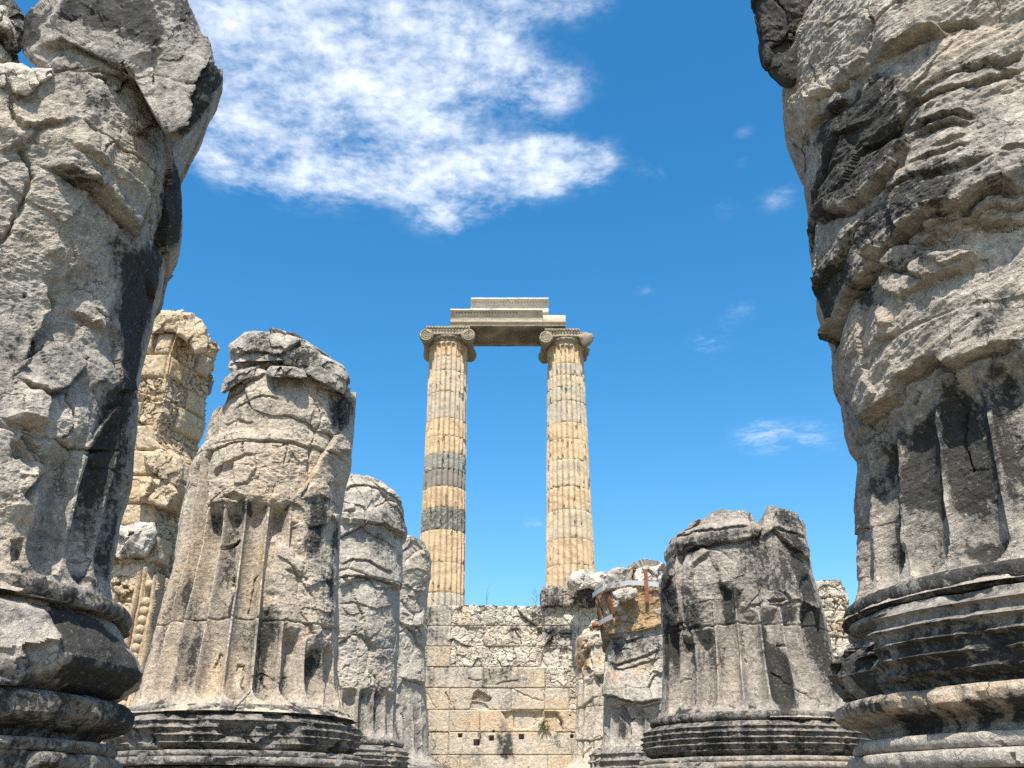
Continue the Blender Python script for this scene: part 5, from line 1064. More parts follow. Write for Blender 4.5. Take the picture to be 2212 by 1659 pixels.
def masonry(Ux, Z, rows, seed, gap=.012, P3=None):
    """relief of coursed blocks: rows = (z top, z bottom, [cuts], kind per block or one kind)"""
    n = len(Ux); P = np.stack([Ux, Z, np.full(n, seed * 1.3)], 1).astype(np.float32)
    wu = Ux + .006 * fbm(P * 7, 3, seed); wz = Z + .006 * fbm(P * 7 + 9, 3, seed + 1)
    h = np.zeros(n, np.float32); tone = h.copy(); fresh = h.copy(); warm = h.copy(); kindv = h.copy()
    fa_, fe_, fr_ = facets(P, .45, .035, .10, seed + 2, .45, (1, 1.3, 1)); fb2, fe2, fr2 = facets(P, .22, .012, .11, seed + 3, .4)
    ru, rue, rur = facets(P, .16, .05, .2, seed + 4, .3, (1, 1.5, 1))
    fine = fbm(P * 6, 5, seed + 5); ridg = fbm(P * np.array((4, 11, 1), np.float32), 4, seed + 6, ridged=True)
    for ri, (z1, z0, cuts, kinds) in enumerate(rows):
        m = (wz <= z1) & (wz > z0)
        if not m.any(): continue
        cu = np.array(cuts); b = np.searchsorted(cu, wu[m])
        e = np.minimum(z1 - wz[m], wz[m] - z0)
        ext = np.concatenate([[-1e3], cu, [1e3]])
        e = np.minimum(e, np.minimum(wu[m] - ext[b], ext[b + 1] - wu[m]))
        key = b + 37 * ri + 100 * seed; r1, r2, r3 = rnd(key), rnd(key, 1), rnd(key, 2)
        kd = np.array([kinds[min(i, len(kinds) - 1)] for i in range(len(cu) + 1)])[b] if not isinstance(kinds, str) else np.full(len(b), kinds)
        hh = (r1 - .5) * .03; br_ = kd == 'b'; ro = kd == 'r'; pk = kd == 'p'
        hh = hh + np.where(br_, .8 * fa_[m] + .7 * fb2[m] - .020 * fe2[m] - .03 * fe_[m] + .008 * ridg[m] - .015, 0) + np.where(ro, ru[m] - .07 * rue[m] + .02 * fine[m] - .02, 0)
        hh = hh + np.where(pk, .05 * (1 - np.exp(-e / .03)) + .25 * fa_[m] + .35 * fb2[m] + .014 * fine[m], 0)
        hh = hh + np.where(kd == 'a', .004 * fine[m], 0)
        g = np.where(br_, .9, 1.)
        hh = hh - g * .045 * np.exp(-(e / gap) ** 2)
        h[m] = hh; tone[m] = (r2 - .5) * .8 + np.where(br_ | ro, (fr2[m] - .5) * .5, 0); warm[m] = .55 * sstep(.55, 1., r3); fresh[m] = np.where(br_, .25 + .35 * (fr2[m] > .5), np.where(ro, .3 * (rur[m] > .5), .15))
        kindv[m] = br_
    return h, tone, fresh, warm, kindv

def rows_from(t, Y, ys, cutrows, kinds, toU=None):
    zz = [at(*t([(0, y)])[0], Y)[2] - EYE for y in ys]
    out = []
    for i in range(len(ys) - 1):
        ym = .5 * (ys[i] + ys[i + 1])
        out.append((zz[i], zz[i + 1], sorted(at(*t([(x, ym)])[0], Y)[0] for x in cutrows[i]), kinds[i]))
    return out

# ------------------------------------------------ the ashlar wall between the stumps
YW = 26.0
wall = thing('ashlar_wall', 'broken wall of squared pale blocks below the two standing columns', 'wall', (0, YW, FLOOR))
ys = [55, 252, 455, 660, 867, 1083, 1303, 1530, 1760, 1990]
cutr = [[-250, 140, 385, 580, 1000, 1300, 1640, 1900], [-300, 145, 378, 708, 1288, 1640, 1900], [-150, 140, 372, 690, 1000, 1250, 1535, 1900], [-250, 210, 690, 1310, 1800], [-300, 140, 366, 975, 1305, 1548, 1800], [-200, 150, 362, 665, 1000, 1298, 1800], [-150, 155, 355, 1575, 1900], [-200, 140, 340, 470, 1335, 1580], [-100, 300, 700, 1200, 1600]]
kin = [['b', 'b', 'a', 'b', 'b', 'b', 'b', 'b', 'b'], ['b', 'b', 'a', 'b', 'b', 'b', 'b', 'b'], ['b', 'b', 'a', 'b', 'b', 'b', 'b', 'b', 'b'], ['a', 'a', 'a', 'a', 'b', 'b'], ['a', 'a', 'a', 'a', 'a', 'a', 'b'], 'a', 'a', 'a', 'a']
rw = rows_from(w8, YW, ys, cutr, kin)
ztopW = rw[0][0]
def wall_mesh():
    x0, x1, z1, z0 = -4.6, 4.4, ztopW, FLOOR - EYE
    nx, nz = 620, 400
    Xg, Zg = np.meshgrid(np.linspace(x0, x1, nx), np.linspace(z1, z0, nz)); Xf, Zf = Xg.ravel().astype(np.float32), Zg.ravel().astype(np.float32)
    h, tone, fresh, warm, kb = masonry(Xf, Zf, rw, 3)
    fd = Field(Xf, Zf, 61, .015)
    W = lambda p: fl(w8, YW, p)
    for f in [('plate', W([(580, 990), (600, 920), (640, 880), (700, 910), (790, 960), (770, 990), (740, 1010)]), -.14, .02), ('plate', W([(580, 1000), (700, 1005), (755, 1060), (750, 1080), (560, 1080)]), -.05, .02),
              ('plate', W([(870, 1100), (985, 1085), (1292, 1092), (1292, 1160), (1200, 1250), (1150, 1280), (1000, 1280), (940, 1230), (900, 1150)]), -.12, .03), ('plate', W([(1300, 1095), (1415, 1095), (1450, 1150), (1490, 1200), (1470, 1280), (1400, 1310), (1300, 1305)]), -.11, .03),
              ('ledge', W([(340, 410), (400, 375), (480, 430), (580, 460)]), .08, .1), ('plate', W([(512, 265), (705, 265), (700, 455), (590, 450), (530, 380)]), -.05, .02), ('plate', W([(1230, 268), (1284, 268), (1280, 340), (1235, 340)]), -.16, .01), ('plate', W([(1290, 470), (1532, 468), (1532, 660), (1260, 660)]), -.08, .02),
              ('ledge', W([(1030, 80), (1100, 160), (1180, 220), (1250, 255)]), .14, .2), ('crack', W([(970, 870), (1060, 915), (1180, 970), (1300, 1000)]), .04, .02), ('crack', W([(145, 920), (190, 1010), (240, 1080)]), .03, .015), ('crack', W([(320, 910), (350, 960), (362, 990)]), .06, .02),
              ('ledge', W([(810, 840), (880, 805), (1000, 790), (1060, 785)]), .04, .15), ('crack', W([(540, 770), (640, 800), (690, 790)]), .04, .02), ('crack', W([(1020, 660), (1010, 560), (1000, 480)]), .06, .03), ('crack', W([(1420, 1100), (1470, 1190), (1480, 1290)]), .06, .03),
              ('mark', 'stain', W([(690, 665), (980, 665), (980, 800), (880, 820), (760, 860), (690, 860)]), .52, .08), ('mark', 'stain', W([(980, 670), (1250, 680), (1240, 800), (1100, 860), (1000, 860)]), .34, .1), ('mark', 'stain', W([(380, 670), (690, 700), (690, 860), (460, 850)]), .2, .1),
              ('mark', 'stain', W([(140, 660), (210, 660), (205, 900), (140, 900)]), .4, .06), ('mark', 'stain', W([(140, 70), (380, 70), (380, 240), (140, 240)]), .30, .1), ('mark', 'stain', W([(140, 260), (370, 260), (370, 440), (200, 440)]), .25, .1), ('mark', 'stain', W([(310, 65), (385, 65), (380, 120), (310, 110)]), .5, .06),
              ('mark', 'stain', W([(1060, 90), (1240, 90), (1310, 230), (1200, 230), (1100, 150)]), .5, .08), ('mark', 'stain', W([(1290, 265), (1640, 265), (1600, 380), (1440, 460), (1300, 460)]), .58, .08), ('mark', 'stain', W([(720, 270), (1100, 270), (1100, 320), (860, 330)]), .42, .08), ('mark', 'stain', W([(900, 330), (1100, 380), (1060, 450), (890, 430)]), .35, .08),
              ('mark', 'stain', W([(680, 90), (740, 80), (700, 140)]), .7, .05), ('mark', 'stain', W([(630, 1305), (675, 1300), (680, 1420), (640, 1420)]), .85, .04), ('mark', 'stain', W([(820, 1310), (1005, 1310), (1000, 1560), (900, 1580), (820, 1540)]), .72, .06), ('mark', 'stain', W([(560, 1500), (700, 1400), (720, 1660), (560, 1660)]), .48, .08),
              ('mark', 'stain', W([(480, 1320), (540, 1320), (520, 1500), (470, 1480)]), .3, .06), ('mark', 'stain', W([(880, 1170), (940, 1230), (930, 1310), (860, 1310)]), .5, .04), ('mark', 'stain', W([(1465, 1200), (1490, 1210), (1485, 1310), (1470, 1310)]), .6, .03), ('mark', 'stain', W([(1130, 1450), (1160, 1450), (1160, 1520), (1130, 1520)]), .6, .03), ('mark', 'stain', W([(140, 1610), (150, 1659), (0, 1659), (0, 1620)]), .7, .05),
              ('mark', 'stain', W([(830, 990), (970, 970), (970, 1070), (900, 1080)]), .28, .08), ('mark', 'stain', W([(690, 670), (720, 670), (720, 860), (690, 860)]), .6, .03), ('mark', 'stain', W([(340, 1535), (1010, 1535), (1010, 1575), (340, 1575)]), .3, .05),
              ('mark', 'warm', W([(370, 1090), (870, 1090), (860, 1290), (370, 1290)]), .7, .15), ('mark', 'warm', W([(150, 880), (560, 880), (540, 1080), (150, 1080)]), .4, .2), ('mark', 'warm', W([(840, 1150), (1000, 1150), (1000, 1320), (830, 1320)]), 1.1, .06), ('mark', 'warm', W([(560, 940), (620, 940), (600, 1080), (550, 1070)]), .9, .06),
              ('mark', 'warm', W([(1320, 980), (1560, 980), (1560, 1060), (1320, 1060)]), .8, .1), ('mark', 'warm', W([(960, 1240), (1210, 1270), (1190, 1330), (960, 1320)]), .6, .08), ('mark', 'warm', W([(340, 1540), (700, 1560), (640, 1700), (140, 1700), (140, 1560)]), .6, .15), ('mark', 'warm', W([(150, 1310), (350, 1310), (350, 1520), (150, 1520)]), .35, .1)]:
        getattr(fd, f[0])(*f[1:])
    for x, y, rr in ((470, 1336, 18), (632, 1405, 28), (780, 1362, 23), (1076, 1348, 24), (800, 1298, 11), (1558, 1142, 6), (155, 1338, 6), (1575, 1345, 14)):
        q = W([(x - rr, y - rr), (x + rr, y - rr), (x + rr, y + rr * (1.2 if rr > 12 else .7)), (x - rr, y + rr * (1.2 if rr > 12 else .7))])
        i = near(Xf, Zf, q, .05); fd.h[i] += -.22 * sstep(-.012, .02, polyinside(Xf[i], Zf[i], q))
    H = h + fd.h
    edge = 1 - sstep(0, .10, ztopW - Zf)            # worn top arris
    P = np.stack([Xf, Zf, Xf * 0], 1).astype(np.float32)
    zw = Zf + edge * .05 * fbm(P * 2.5, 4, 66)
    V = np.stack([Xf, YW - H, zw + EYE], 1)
    # back and top
    nb = 6; ex = []
    for k in range(1, nb + 1):
        ex.append(np.stack([Xg[0], np.full(nx, YW + .25 * k), np.full(nx, ztopW + EYE + .02)], 1) + np.stack([np.zeros(nx), np.zeros(nx), .04 * fbm(np.stack([Xg[0] * 3, np.full(nx, k * 1.), np.zeros(nx)], 1), 3, 67)], 1))
    ex.append(np.stack([Xg[0], np.full(nx, YW + 1.55), np.full(nx, FLOOR)], 1))
    Vt = np.concatenate([V] + ex); Q = gridquads(nz, nx, False)[:, ::-1].tolist()
    top = [np.arange(nx)] + [np.arange(nx) + nx * nz + k * nx for k in range(nb + 1)]
    for a, b in zip(top[:-1], top[1:]):
        Q += np.stack([a[:-1], b[:-1], b[1:], a[1:]], 1)[:, ::-1].tolist()
    pad = np.zeros((nb + 1) * nx)
    g = lambda v, c=0.: np.concatenate([v, pad + c]).astype(np.float32)
    mesh_from('masonry', Vt, Q, M_WALL, wall, dict(stain=g(fd.stain), tone=g(tone), warm=g(np.maximum(warm, fd.warm)), fresh=g(np.maximum(fresh, fd.fresh), .6)))
wall_mesh()

# ------------------------------------------------ the tall honey pier on the left
YP = 17.0
pier = thing('masonry_pier', 'tall honey-coloured pier of rough blocks behind the two left columns', 'pier', (-7, YP, FLOOR))
def plane_mesh(name, u0, u1, z1, z0, nx, nz, rows, seed, place, mat, parent, edgefn=None, feats=(), stain0=0., label=None):
    """relief on a flat masonry face; place(u, z, h) -> world"""
    Ug, Zg = np.meshgrid(np.linspace(u0, u1, nx), np.linspace(z1, z0, nz)); Uf, Zf = Ug.ravel().astype(np.float32), Zg.ravel().astype(np.float32)
    h, tone, fresh, warm, kb = masonry(Uf, Zf, rows, seed, .02)
    fd = Field(Uf, Zf, seed + 60, .015)
    for f in feats: getattr(fd, f[0])(*f[1:])
    H = h + fd.h
    if edgefn is not None: Uf, Zf = edgefn(Uf, Zf)
    V = np.stack(place(Uf, Zf, H), 1)
    # backing skirt
    k = .5
    B_ = np.stack(place(Uf, Zf, np.full_like(H, -k)), 1)
    n = nx * nz; ring = np.concatenate([np.arange(nx), np.arange(1, nz) * nx + nx - 1, n - 2 - np.arange(nx - 1), (np.arange(nz - 2, 0, -1)) * nx])
    Vr = B_[ring]; m = len(ring)
    Q = np.concatenate([gridquads(nz, nx, False)[:, ::-1], np.stack([ring, np.roll(ring, -1), n + (np.arange(m) + 1) % m, n + np.arange(m)], 1)])
    g = lambda v: np.concatenate([v, v[ring]]).astype(np.float32)
    o = mesh_from(name, np.concatenate([V, Vr]), Q, mat, parent, dict(stain=g(fd.stain + stain0), tone=g(tone), warm=g(np.maximum(warm, fd.warm)), fresh=g(fresh + fd.fresh)))
    if label: o['label'] = label
    return o
# front face; corner line surveyed
corner = m1([(545, 95), (505, 225), (465, 350), (440, 500), (430, 600), (420, 680), (375, 800), (370, 900), (480, 1000), (490, 1150), (480, 1200), (360, 1340), (370, 1470)])
cz = sorted([(at(x, y, YP)[2] - EYE, at(x, y, YP)[0]) for x, y in corner]); cz = np.array(cz)
XC = float(np.median(cz[:, 1]))
ysp = [72, 212, 350, 500, 600, 655, 810, 975, 1140, 1320, 1460, 1700, 1950, 2200, 2500]
cp = [[530 - 900, 100, 530 - 400, 530], [350, 365, 480], [-100, 250, 450], [-100, 100, 240, 300, 420], [-100, 130, 250, 330, 390], [-100, 60, 270, 420], [0, 230, 380], [0, 150, 280], [0, 150, 300], [0, 100, 330], [0, 100, 350], [-200, 100, 300], [-200, 0, 200], [-100, 100]]
kp = ['p', 'p', 'p', 'r', ['p', 'p', 'p', 'r'], ['p', 'p', 'p', 'r'], ['p', 'p', 'p', 'r'], 'p', 'p', 'p', 'b', 'b', 'b', 'b']
rp = rows_from(m1, YP, ysp, cp, kp)
zpt = rp[0][0]
plane_mesh('front_face', XC - 2.6, XC + .0, zpt, FLOOR - EYE, 300, 620, rp, 21, lambda u, z, h: (u, YP - h, z + EYE), M_PIER, pier,
    edgefn=lambda u, z: (u + (np.interp(z, cz[:, 0], cz[:, 1]) - XC) * sstep(XC - .8, XC, u), z))
# side face runs back from the corner
rs = []
rr_ = random.Random(5)
z = zpt
while z > -.3:
    hgt = rr_.choice([.45, .5, .28, .22, .55, .18]); kind = 'r' if hgt < .3 else ['p', 'r', 'p', 'r', 'p'][rr_.randrange(5):] + ['r']
    cuts, u = [], 0.
    while u < 3.4: u += rr_.uniform(.3, .9); cuts.append(u)
    rs.append((z, z - hgt, cuts, kind)); z -= hgt
backs = m1([(610, 380), (735, 520), (700, 640), (712, 740), (680, 860), (640, 960)])
plane_mesh('side_face', 0, 1.35, zpt - .15, FLOOR - EYE, 260, 620, rs, 22, lambda u, z, h: (np.interp(z, cz[:, 0], cz[:, 1]) + h * .95 + .30 * u, YP + .95 * u - .3 * h, z + EYE), M_PIER, pier, stain0=.08)
YR = YP
def pst(outl, Y, dep, lab, seed, **kw): return boulder('projecting_block', lab, 'stone', m1(outl), Y, dep, kw.pop('mat', M_PIER), .02, seed, kw.pop('off', .04), kw.pop('tilt', .2), .5, parent=pier, fat=kw.pop('fat', 4), **kw)
pst([(500, 212), (520, 140), (540, 90), (600, 92), (660, 125), (690, 190), (705, 260), (690, 330), (625, 355), (600, 310), (560, 260)], YP - .05, 1.1, 'rounded overhanging block at the top corner of the pier', 71, fat=4.5)
pst([(355, 72), (530, 72), (535, 140), (500, 214), (340, 212)], YP + .1, .9, None, 72, fat=6)
pst([(590, 470), (615, 375), (650, 400), (670, 455), (722, 490), (738, 530), (715, 620), (690, 628), (640, 560)], YP + 1.5, .9, 'black squared block jutting from the back of the pier', 73, mat=M_DARK, fat=5, stain=.15)
pst([(290, 990), (430, 985), (505, 1020), (530, 1100), (510, 1210), (420, 1170), (360, 1130), (300, 1060)], YP - .05, .8, None, 74, fat=4.5, off=.08)
pst([(270, 1160), (330, 1150), (480, 1180), (500, 1260), (440, 1340), (380, 1330), (280, 1310)], YP - .1, .8, None, 75, fat=4.5, off=.08)
pst([(1, 1480), (100, 1470), (350, 1460), (360, 1520), (300, 1659), (0, 1659)], YP - .05, .7, None, 76, fat=4, mat=M_ROCK, fresh=.5, stain=-.2)
# carved door-jamb mouldings at the foot of the pier
jb = Bag()
def jline(pts, Y): return [at(x, y, Y) for x, y in d10(pts)]
def jstrip(name, L, Rr, Y, dep, mat=M_PIER):
    V = []; n = 60
    l = np.array([np.interp(np.linspace(0, 1, n), np.linspace(0, 1, len(L)), [p[k] for p in L]) for k in (0, 1)]).T
    r = np.array([np.interp(np.linspace(0, 1, n), np.linspace(0, 1, len(Rr)), [p[k] for p in Rr]) for k in (0, 1)]).T
    for a, b in zip(l, r):
        pa, pb = np.array(at(*d10([a])[0], Y)), np.array(at(*d10([b])[0], Y))
        for j in range(7):
            t = j / 6; V.append(pa * (1 - t) + pb * t + np.array((0, -dep * sin(pi * t) ** .6, 0)))
        V.append(pb + np.array((0, .3, 0))); V.append(pa + np.array((0, .3, 0)))
    bb = Bag(); bb.add(V, gridquads(n, 9)); return bb.build(name, mat, pier, rough=.02, rfreq=3, seed=len(name), attrs=dict(stain=.02, tone=0., warm=.15, fresh=.1))
YJ = YP - .45
jstrip('moulding', [(215, 560), (170, 780), (120, 1000), (40, 1420)], [(245, 540), (205, 760), (160, 1000), (75, 1420)], YJ, .10)
jstrip('moulding', [(248, 520), (208, 770), (165, 1000), (80, 1420)], [(272, 520), (232, 770), (190, 1000), (100, 1420)], YJ, .05)
jstrip('moulding', [(268, 540), (232, 770), (192, 1000), (102, 1420)], [(300, 600), (275, 770), (235, 1000), (150, 1420)], YJ, .06)
jstrip('moulding', [(300, 600), (275, 780), (240, 1000), (152, 1420)], [(340, 560), (312, 780), (280, 1000), (190, 1420)], YJ, .13)
ball = Bag(); leaf = Bag()
ball.tube([at(*d10([p])[0], YJ - .03) for p in ((285, 600), (228, 874), (180, 1088), (108, 1380))], .05, 8); leaf.tube([at(*d10([p])[0], YJ - .03) for p in ((316, 610), (262, 874), (214, 1088), (142, 1380))], .06, 8)
for (x, y) in [(280, 622), (260, 720), (250, 770), (239, 822), (228, 874), (216, 926), (204, 980), (192, 1032), (180, 1088), (165, 1140), (150, 1195), (140, 1245), (127, 1303), (112, 1362)]:
    p = at(*d10([(x, y)])[0], YJ - .07); ball.sph(p, .085, 12, (1, .9, 1.05))
    q = at(*d10([(x - 6, y + 27)])[0], YJ - .05); ball.sph(q, .05, 8, (1.4, .8, .3))
    q = np.array(at(*d10([(x + 34, y + 12)])[0], YJ - .06))
    for k in range(5):
        a = -.9 + .45 * k
        leaf.sph(q + np.array((.075 * cos(a) - .06, 0, .10 * sin(a))), .045, 6, (1.3 * abs(cos(a)) + .3, .6, .5 + abs(sin(a))))
ball.build('bead_moulding', M_PIER, pier, attrs=dict(stain=.02, tone=0., warm=.2, fresh=.2)); leaf.build('leaf_carving', M_PIER, pier, attrs=dict(stain=.12, tone=0., warm=.2, fresh=.1))

# ------------------------------------------------ rubble stub behind the right columns
YS = 25.0
stub = thing('rubble_pier', 'small broken pier of rubble masonry seen behind the black-stained stump on the right', 'pier', (8.6, YS, FLOOR))
x0, x1 = at(1756, 1400, YS)[0], at(1846, 1400, YS)[0]; zs = at(1760, 1266, YS)[2] - EYE
rows_s = []; z = zs; k = 0
while z > -.4:
    hh = [.42, .3, .25, .35, .5][k % 5]; rows_s.append((z, z - hh, list(np.arange(x0 - 1, x1 + 1, [.5, .33, .4, .6, .7][k % 5])), 'b' if k % 2 == 0 else 'r')); z -= hh; k += 1
sk = np.array([(at(x, y, YS)[0], at(x, y, YS)[2] - EYE) for x, y in c6([(500, 450), (560, 440), (660, 440), (668, 485), (730, 500), (760, 560), (778, 720)])])
rk = np.array(sorted([(at(x, y, YS)[2] - EYE, at(x, y, YS)[0]) for x, y in c6([(735, 500), (762, 560), (765, 640), (778, 720), (770, 900), (765, 1300)])]))
plane_mesh('masonry', x0 - 1.2, x1 - .1, zs, FLOOR - EYE, 150, 320, rows_s, 27, lambda u, z, h: (u, YS - h * 1.4, z + EYE), stone('rubble limestone', (.47, .41, .32), (.56, .45, .31), (.63, .56, .45), bias=-.3, scale=.6, seed=12), stub,
    edgefn=lambda u, z: (u + (np.interp(z, rk[:, 0], rk[:, 1]) - x1) * sstep(x1 - 1, x1 - .1, u), z + (np.interp(u, sk[:, 0], sk[:, 1]) - zs) * sstep(zs - 1.5, zs, z)))

# ================================================================== the two standing columns
YC = 38.6
def standing(label, Xc, edgesL, edgesR, joints, kinds, seed):
    root = thing('standing_column', label, 'column', (Xc, YC, FLOOR), None)
    b = Column(None, '', '', Xc, YC, 1., .95, left=edgesL, right=edgesR)
    def zr(y): # height of a joint seen at the front of the shaft
        return b.un(pxof(Xc, y), y)[1]
    zj = [zr(y) for y in joints] + [FLOOR - EYE + .9]
    Lz = np.concatenate([b.pl[:, 0], b.pr[:, 0]]); Lr = np.concatenate([b.pl[:, 1], b.pr[:, 1]])
    cf = np.polyfit(Lz, Lr, 1)
    rng = np.random.RandomState(seed)
    for i in range(len(zj) - 1):
        z1, z0 = zj[i], zj[i + 1]
        nz = max(6, int((z1 - z0) / .045)); nt = 24 * 12
        th = np.linspace(0, 2 * pi, nt, endpoint=False); v = np.linspace(0, 1, nz)
        g = .003; Z = z1 - g - (z1 - z0 - 2 * g) * v
        TH, ZZ = np.meshgrid(th, Z); r = cf[0] * ZZ + cf[1] + rng.uniform(-.012, .012)
        ph = rng.uniform(-.06, .06) + .2
        u = 2 * ((TH * 24 / (2 * pi) + ph) % 1) - 1
        prof = np.sqrt(np.clip(1 - (u / .88) ** 2, 0, 1))
        if i == 0:
            e = np.clip((ZZ - 0) * 0 + (z1 - .12 - ZZ) / .12, 0, 1); prof = np.where(np.abs(u) < .84 * np.sqrt(np.clip(1 - (1 - e) ** 2, 0, 1)) + 1e-4, prof, 0)
        P = np.stack([Xc + r * np.cos(TH), YC + r * np.sin(TH), ZZ], -1).reshape(-1, 3).astype(np.float32)
        fl_ = prof.ravel(); n1 = fbm(P * 3.2, 4, seed + i); chip = sstep(.30, .62, fbm(P * np.array((4, 4, 1.6), np.float32), 4, seed + 30 + i)) * (np.abs(u).ravel() > .6)
        edge = np.minimum((ZZ - Z[-1]), (Z[0] - ZZ)).ravel(); ech = sstep(.1, .5, fbm(P * 5, 3, seed + 60)) * np.exp(-edge / .05)
        rr = r.ravel() - .105 * fl_ + .006 * n1 - .07 * chip - .04 * ech
        rr = np.where(np.arange(len(rr)) // nt == 0, rr - .014, np.where(np.arange(len(rr)) // nt == nz - 1, rr - .014, rr))
        V = np.stack([Xc + rr * np.cos(TH).ravel(), YC + rr * np.sin(TH).ravel(), ZZ.ravel() + EYE], 1)
        nV = len(V); V = np.concatenate([V, [[Xc, YC, Z[0] + EYE]], [[Xc, YC, Z[-1] + EYE]]])
        T = [(nV, j, (j + 1) % nt) for j in range(nt)] + [(nV + 1, (nz - 1) * nt + (j + 1) % nt, (nz - 1) * nt + j) for j in range(nt)]
        mt, lb = kinds[i] if i < len(kinds) else kinds[-1]
        st = np.concatenate([  .3 * chip + .12 * ech + .5 * sstep(.78, .95, np.abs(u).ravel()) * sstep(-.25, .3, fbm(P * np.array((3, 3, 1.), np.float32), 3, seed + 80)), [0, 0]])
        o = mesh_from('drum', V, gridquads(nz, nt), mt, root, dict(stain=st), tris=T)
        if lb: o['label'] = lb
    # base below the shaft
    bs = Bag(); prof = [(zj[-1], cf[0] + cf[1] + .12)] + [(z, r + .1) for z, r in reeds(zj[-1] - .03, zj[-1] - .45, 1.36, 4)] + [(zj[-1] - .5, 1.2), (zj[-1] - .9, 1.4), (FLOOR - EYE, 1.4)]
    prof = np.array(prof); t = np.linspace(0, 2 * pi, 64, endpoint=False); TH, k = np.meshgrid(t, np.arange(len(prof)))
    bs.add(np.stack([Xc + prof[k, 1] * np.cos(TH), YC + prof[k, 1] * np.sin(TH), prof[k, 0] + EYE], -1).reshape(-1, 3), gridquads(len(prof), 64)[:, ::-1]); bs.build('base', V_TAN, root, attrs=dict(stain=0.))
    return root, zj[0], cf
def pxof(X, py):
    return CX + X / YC * (F * CP + (py - CY) * SP)
T_, TB, GR, BL, BW, DK = (V_TAN, None), (V_TANB, 'tan drum with grey bands'), (V_GREY, 'greyish drum with slanting veins'), (V_BLUE, 'blue-grey drum with pale veins'), (V_BRWN, 'grey-brown drum'), (V_DARK, 'dark grey drum with cream veins')
jL = [y for x, y in e5([(0, 500), (0, 640), (0, 770), (0, 970), (0, 1225), (0, 1390), (0, 1555)]) + e6([(0, 285), (0, 450), (0, 650), (0, 860), (0, 1170), (0, 1460), (0, 1620), (0, 1800)])]
cL, ztL, cfL = standing('left one of the two complete standing columns, with dark grey drums in its lower half', -2.87,
    e5([(290, 640), (272, 900), (240, 1300), (215, 1600)]) + e6([(195, 480), (152, 900)]), e5([(642, 640), (638, 900), (628, 1300), (622, 1600)]) + e6([(612, 480), (602, 900), (588, 1500)]),
    jL, [T_, TB, TB, GR, T_, T_, BL, BW, T_, DK, T_, T_, GR, T_, T_], 310)
jR = [y for x, y in e5([(0, 520), (0, 705), (0, 815), (0, 925), (0, 1060), (0, 1265), (0, 1420)]) + e6([(0, 195), (0, 450), (0, 670), (0, 945), (0, 1195), (0, 1430), (0, 1650), (0, 1850)])]
cR, ztR, cfR = standing('right one of the two complete standing columns, tan all the way down', 2.40,
    e5([(1397, 720), (1396, 1000), (1395, 1400)]) + e6([(1395, 400), (1396, 900), (1396, 1400)]), e5([(1745, 720), (1760, 1000), (1785, 1400)]) + e6([(1815, 400), (1845, 900), (1860, 1300)]),
    jR, [T_, GR, TB, GR, GR, T_, T_, TB, T_, TB, T_, T_, T_, T_, T_], 350)

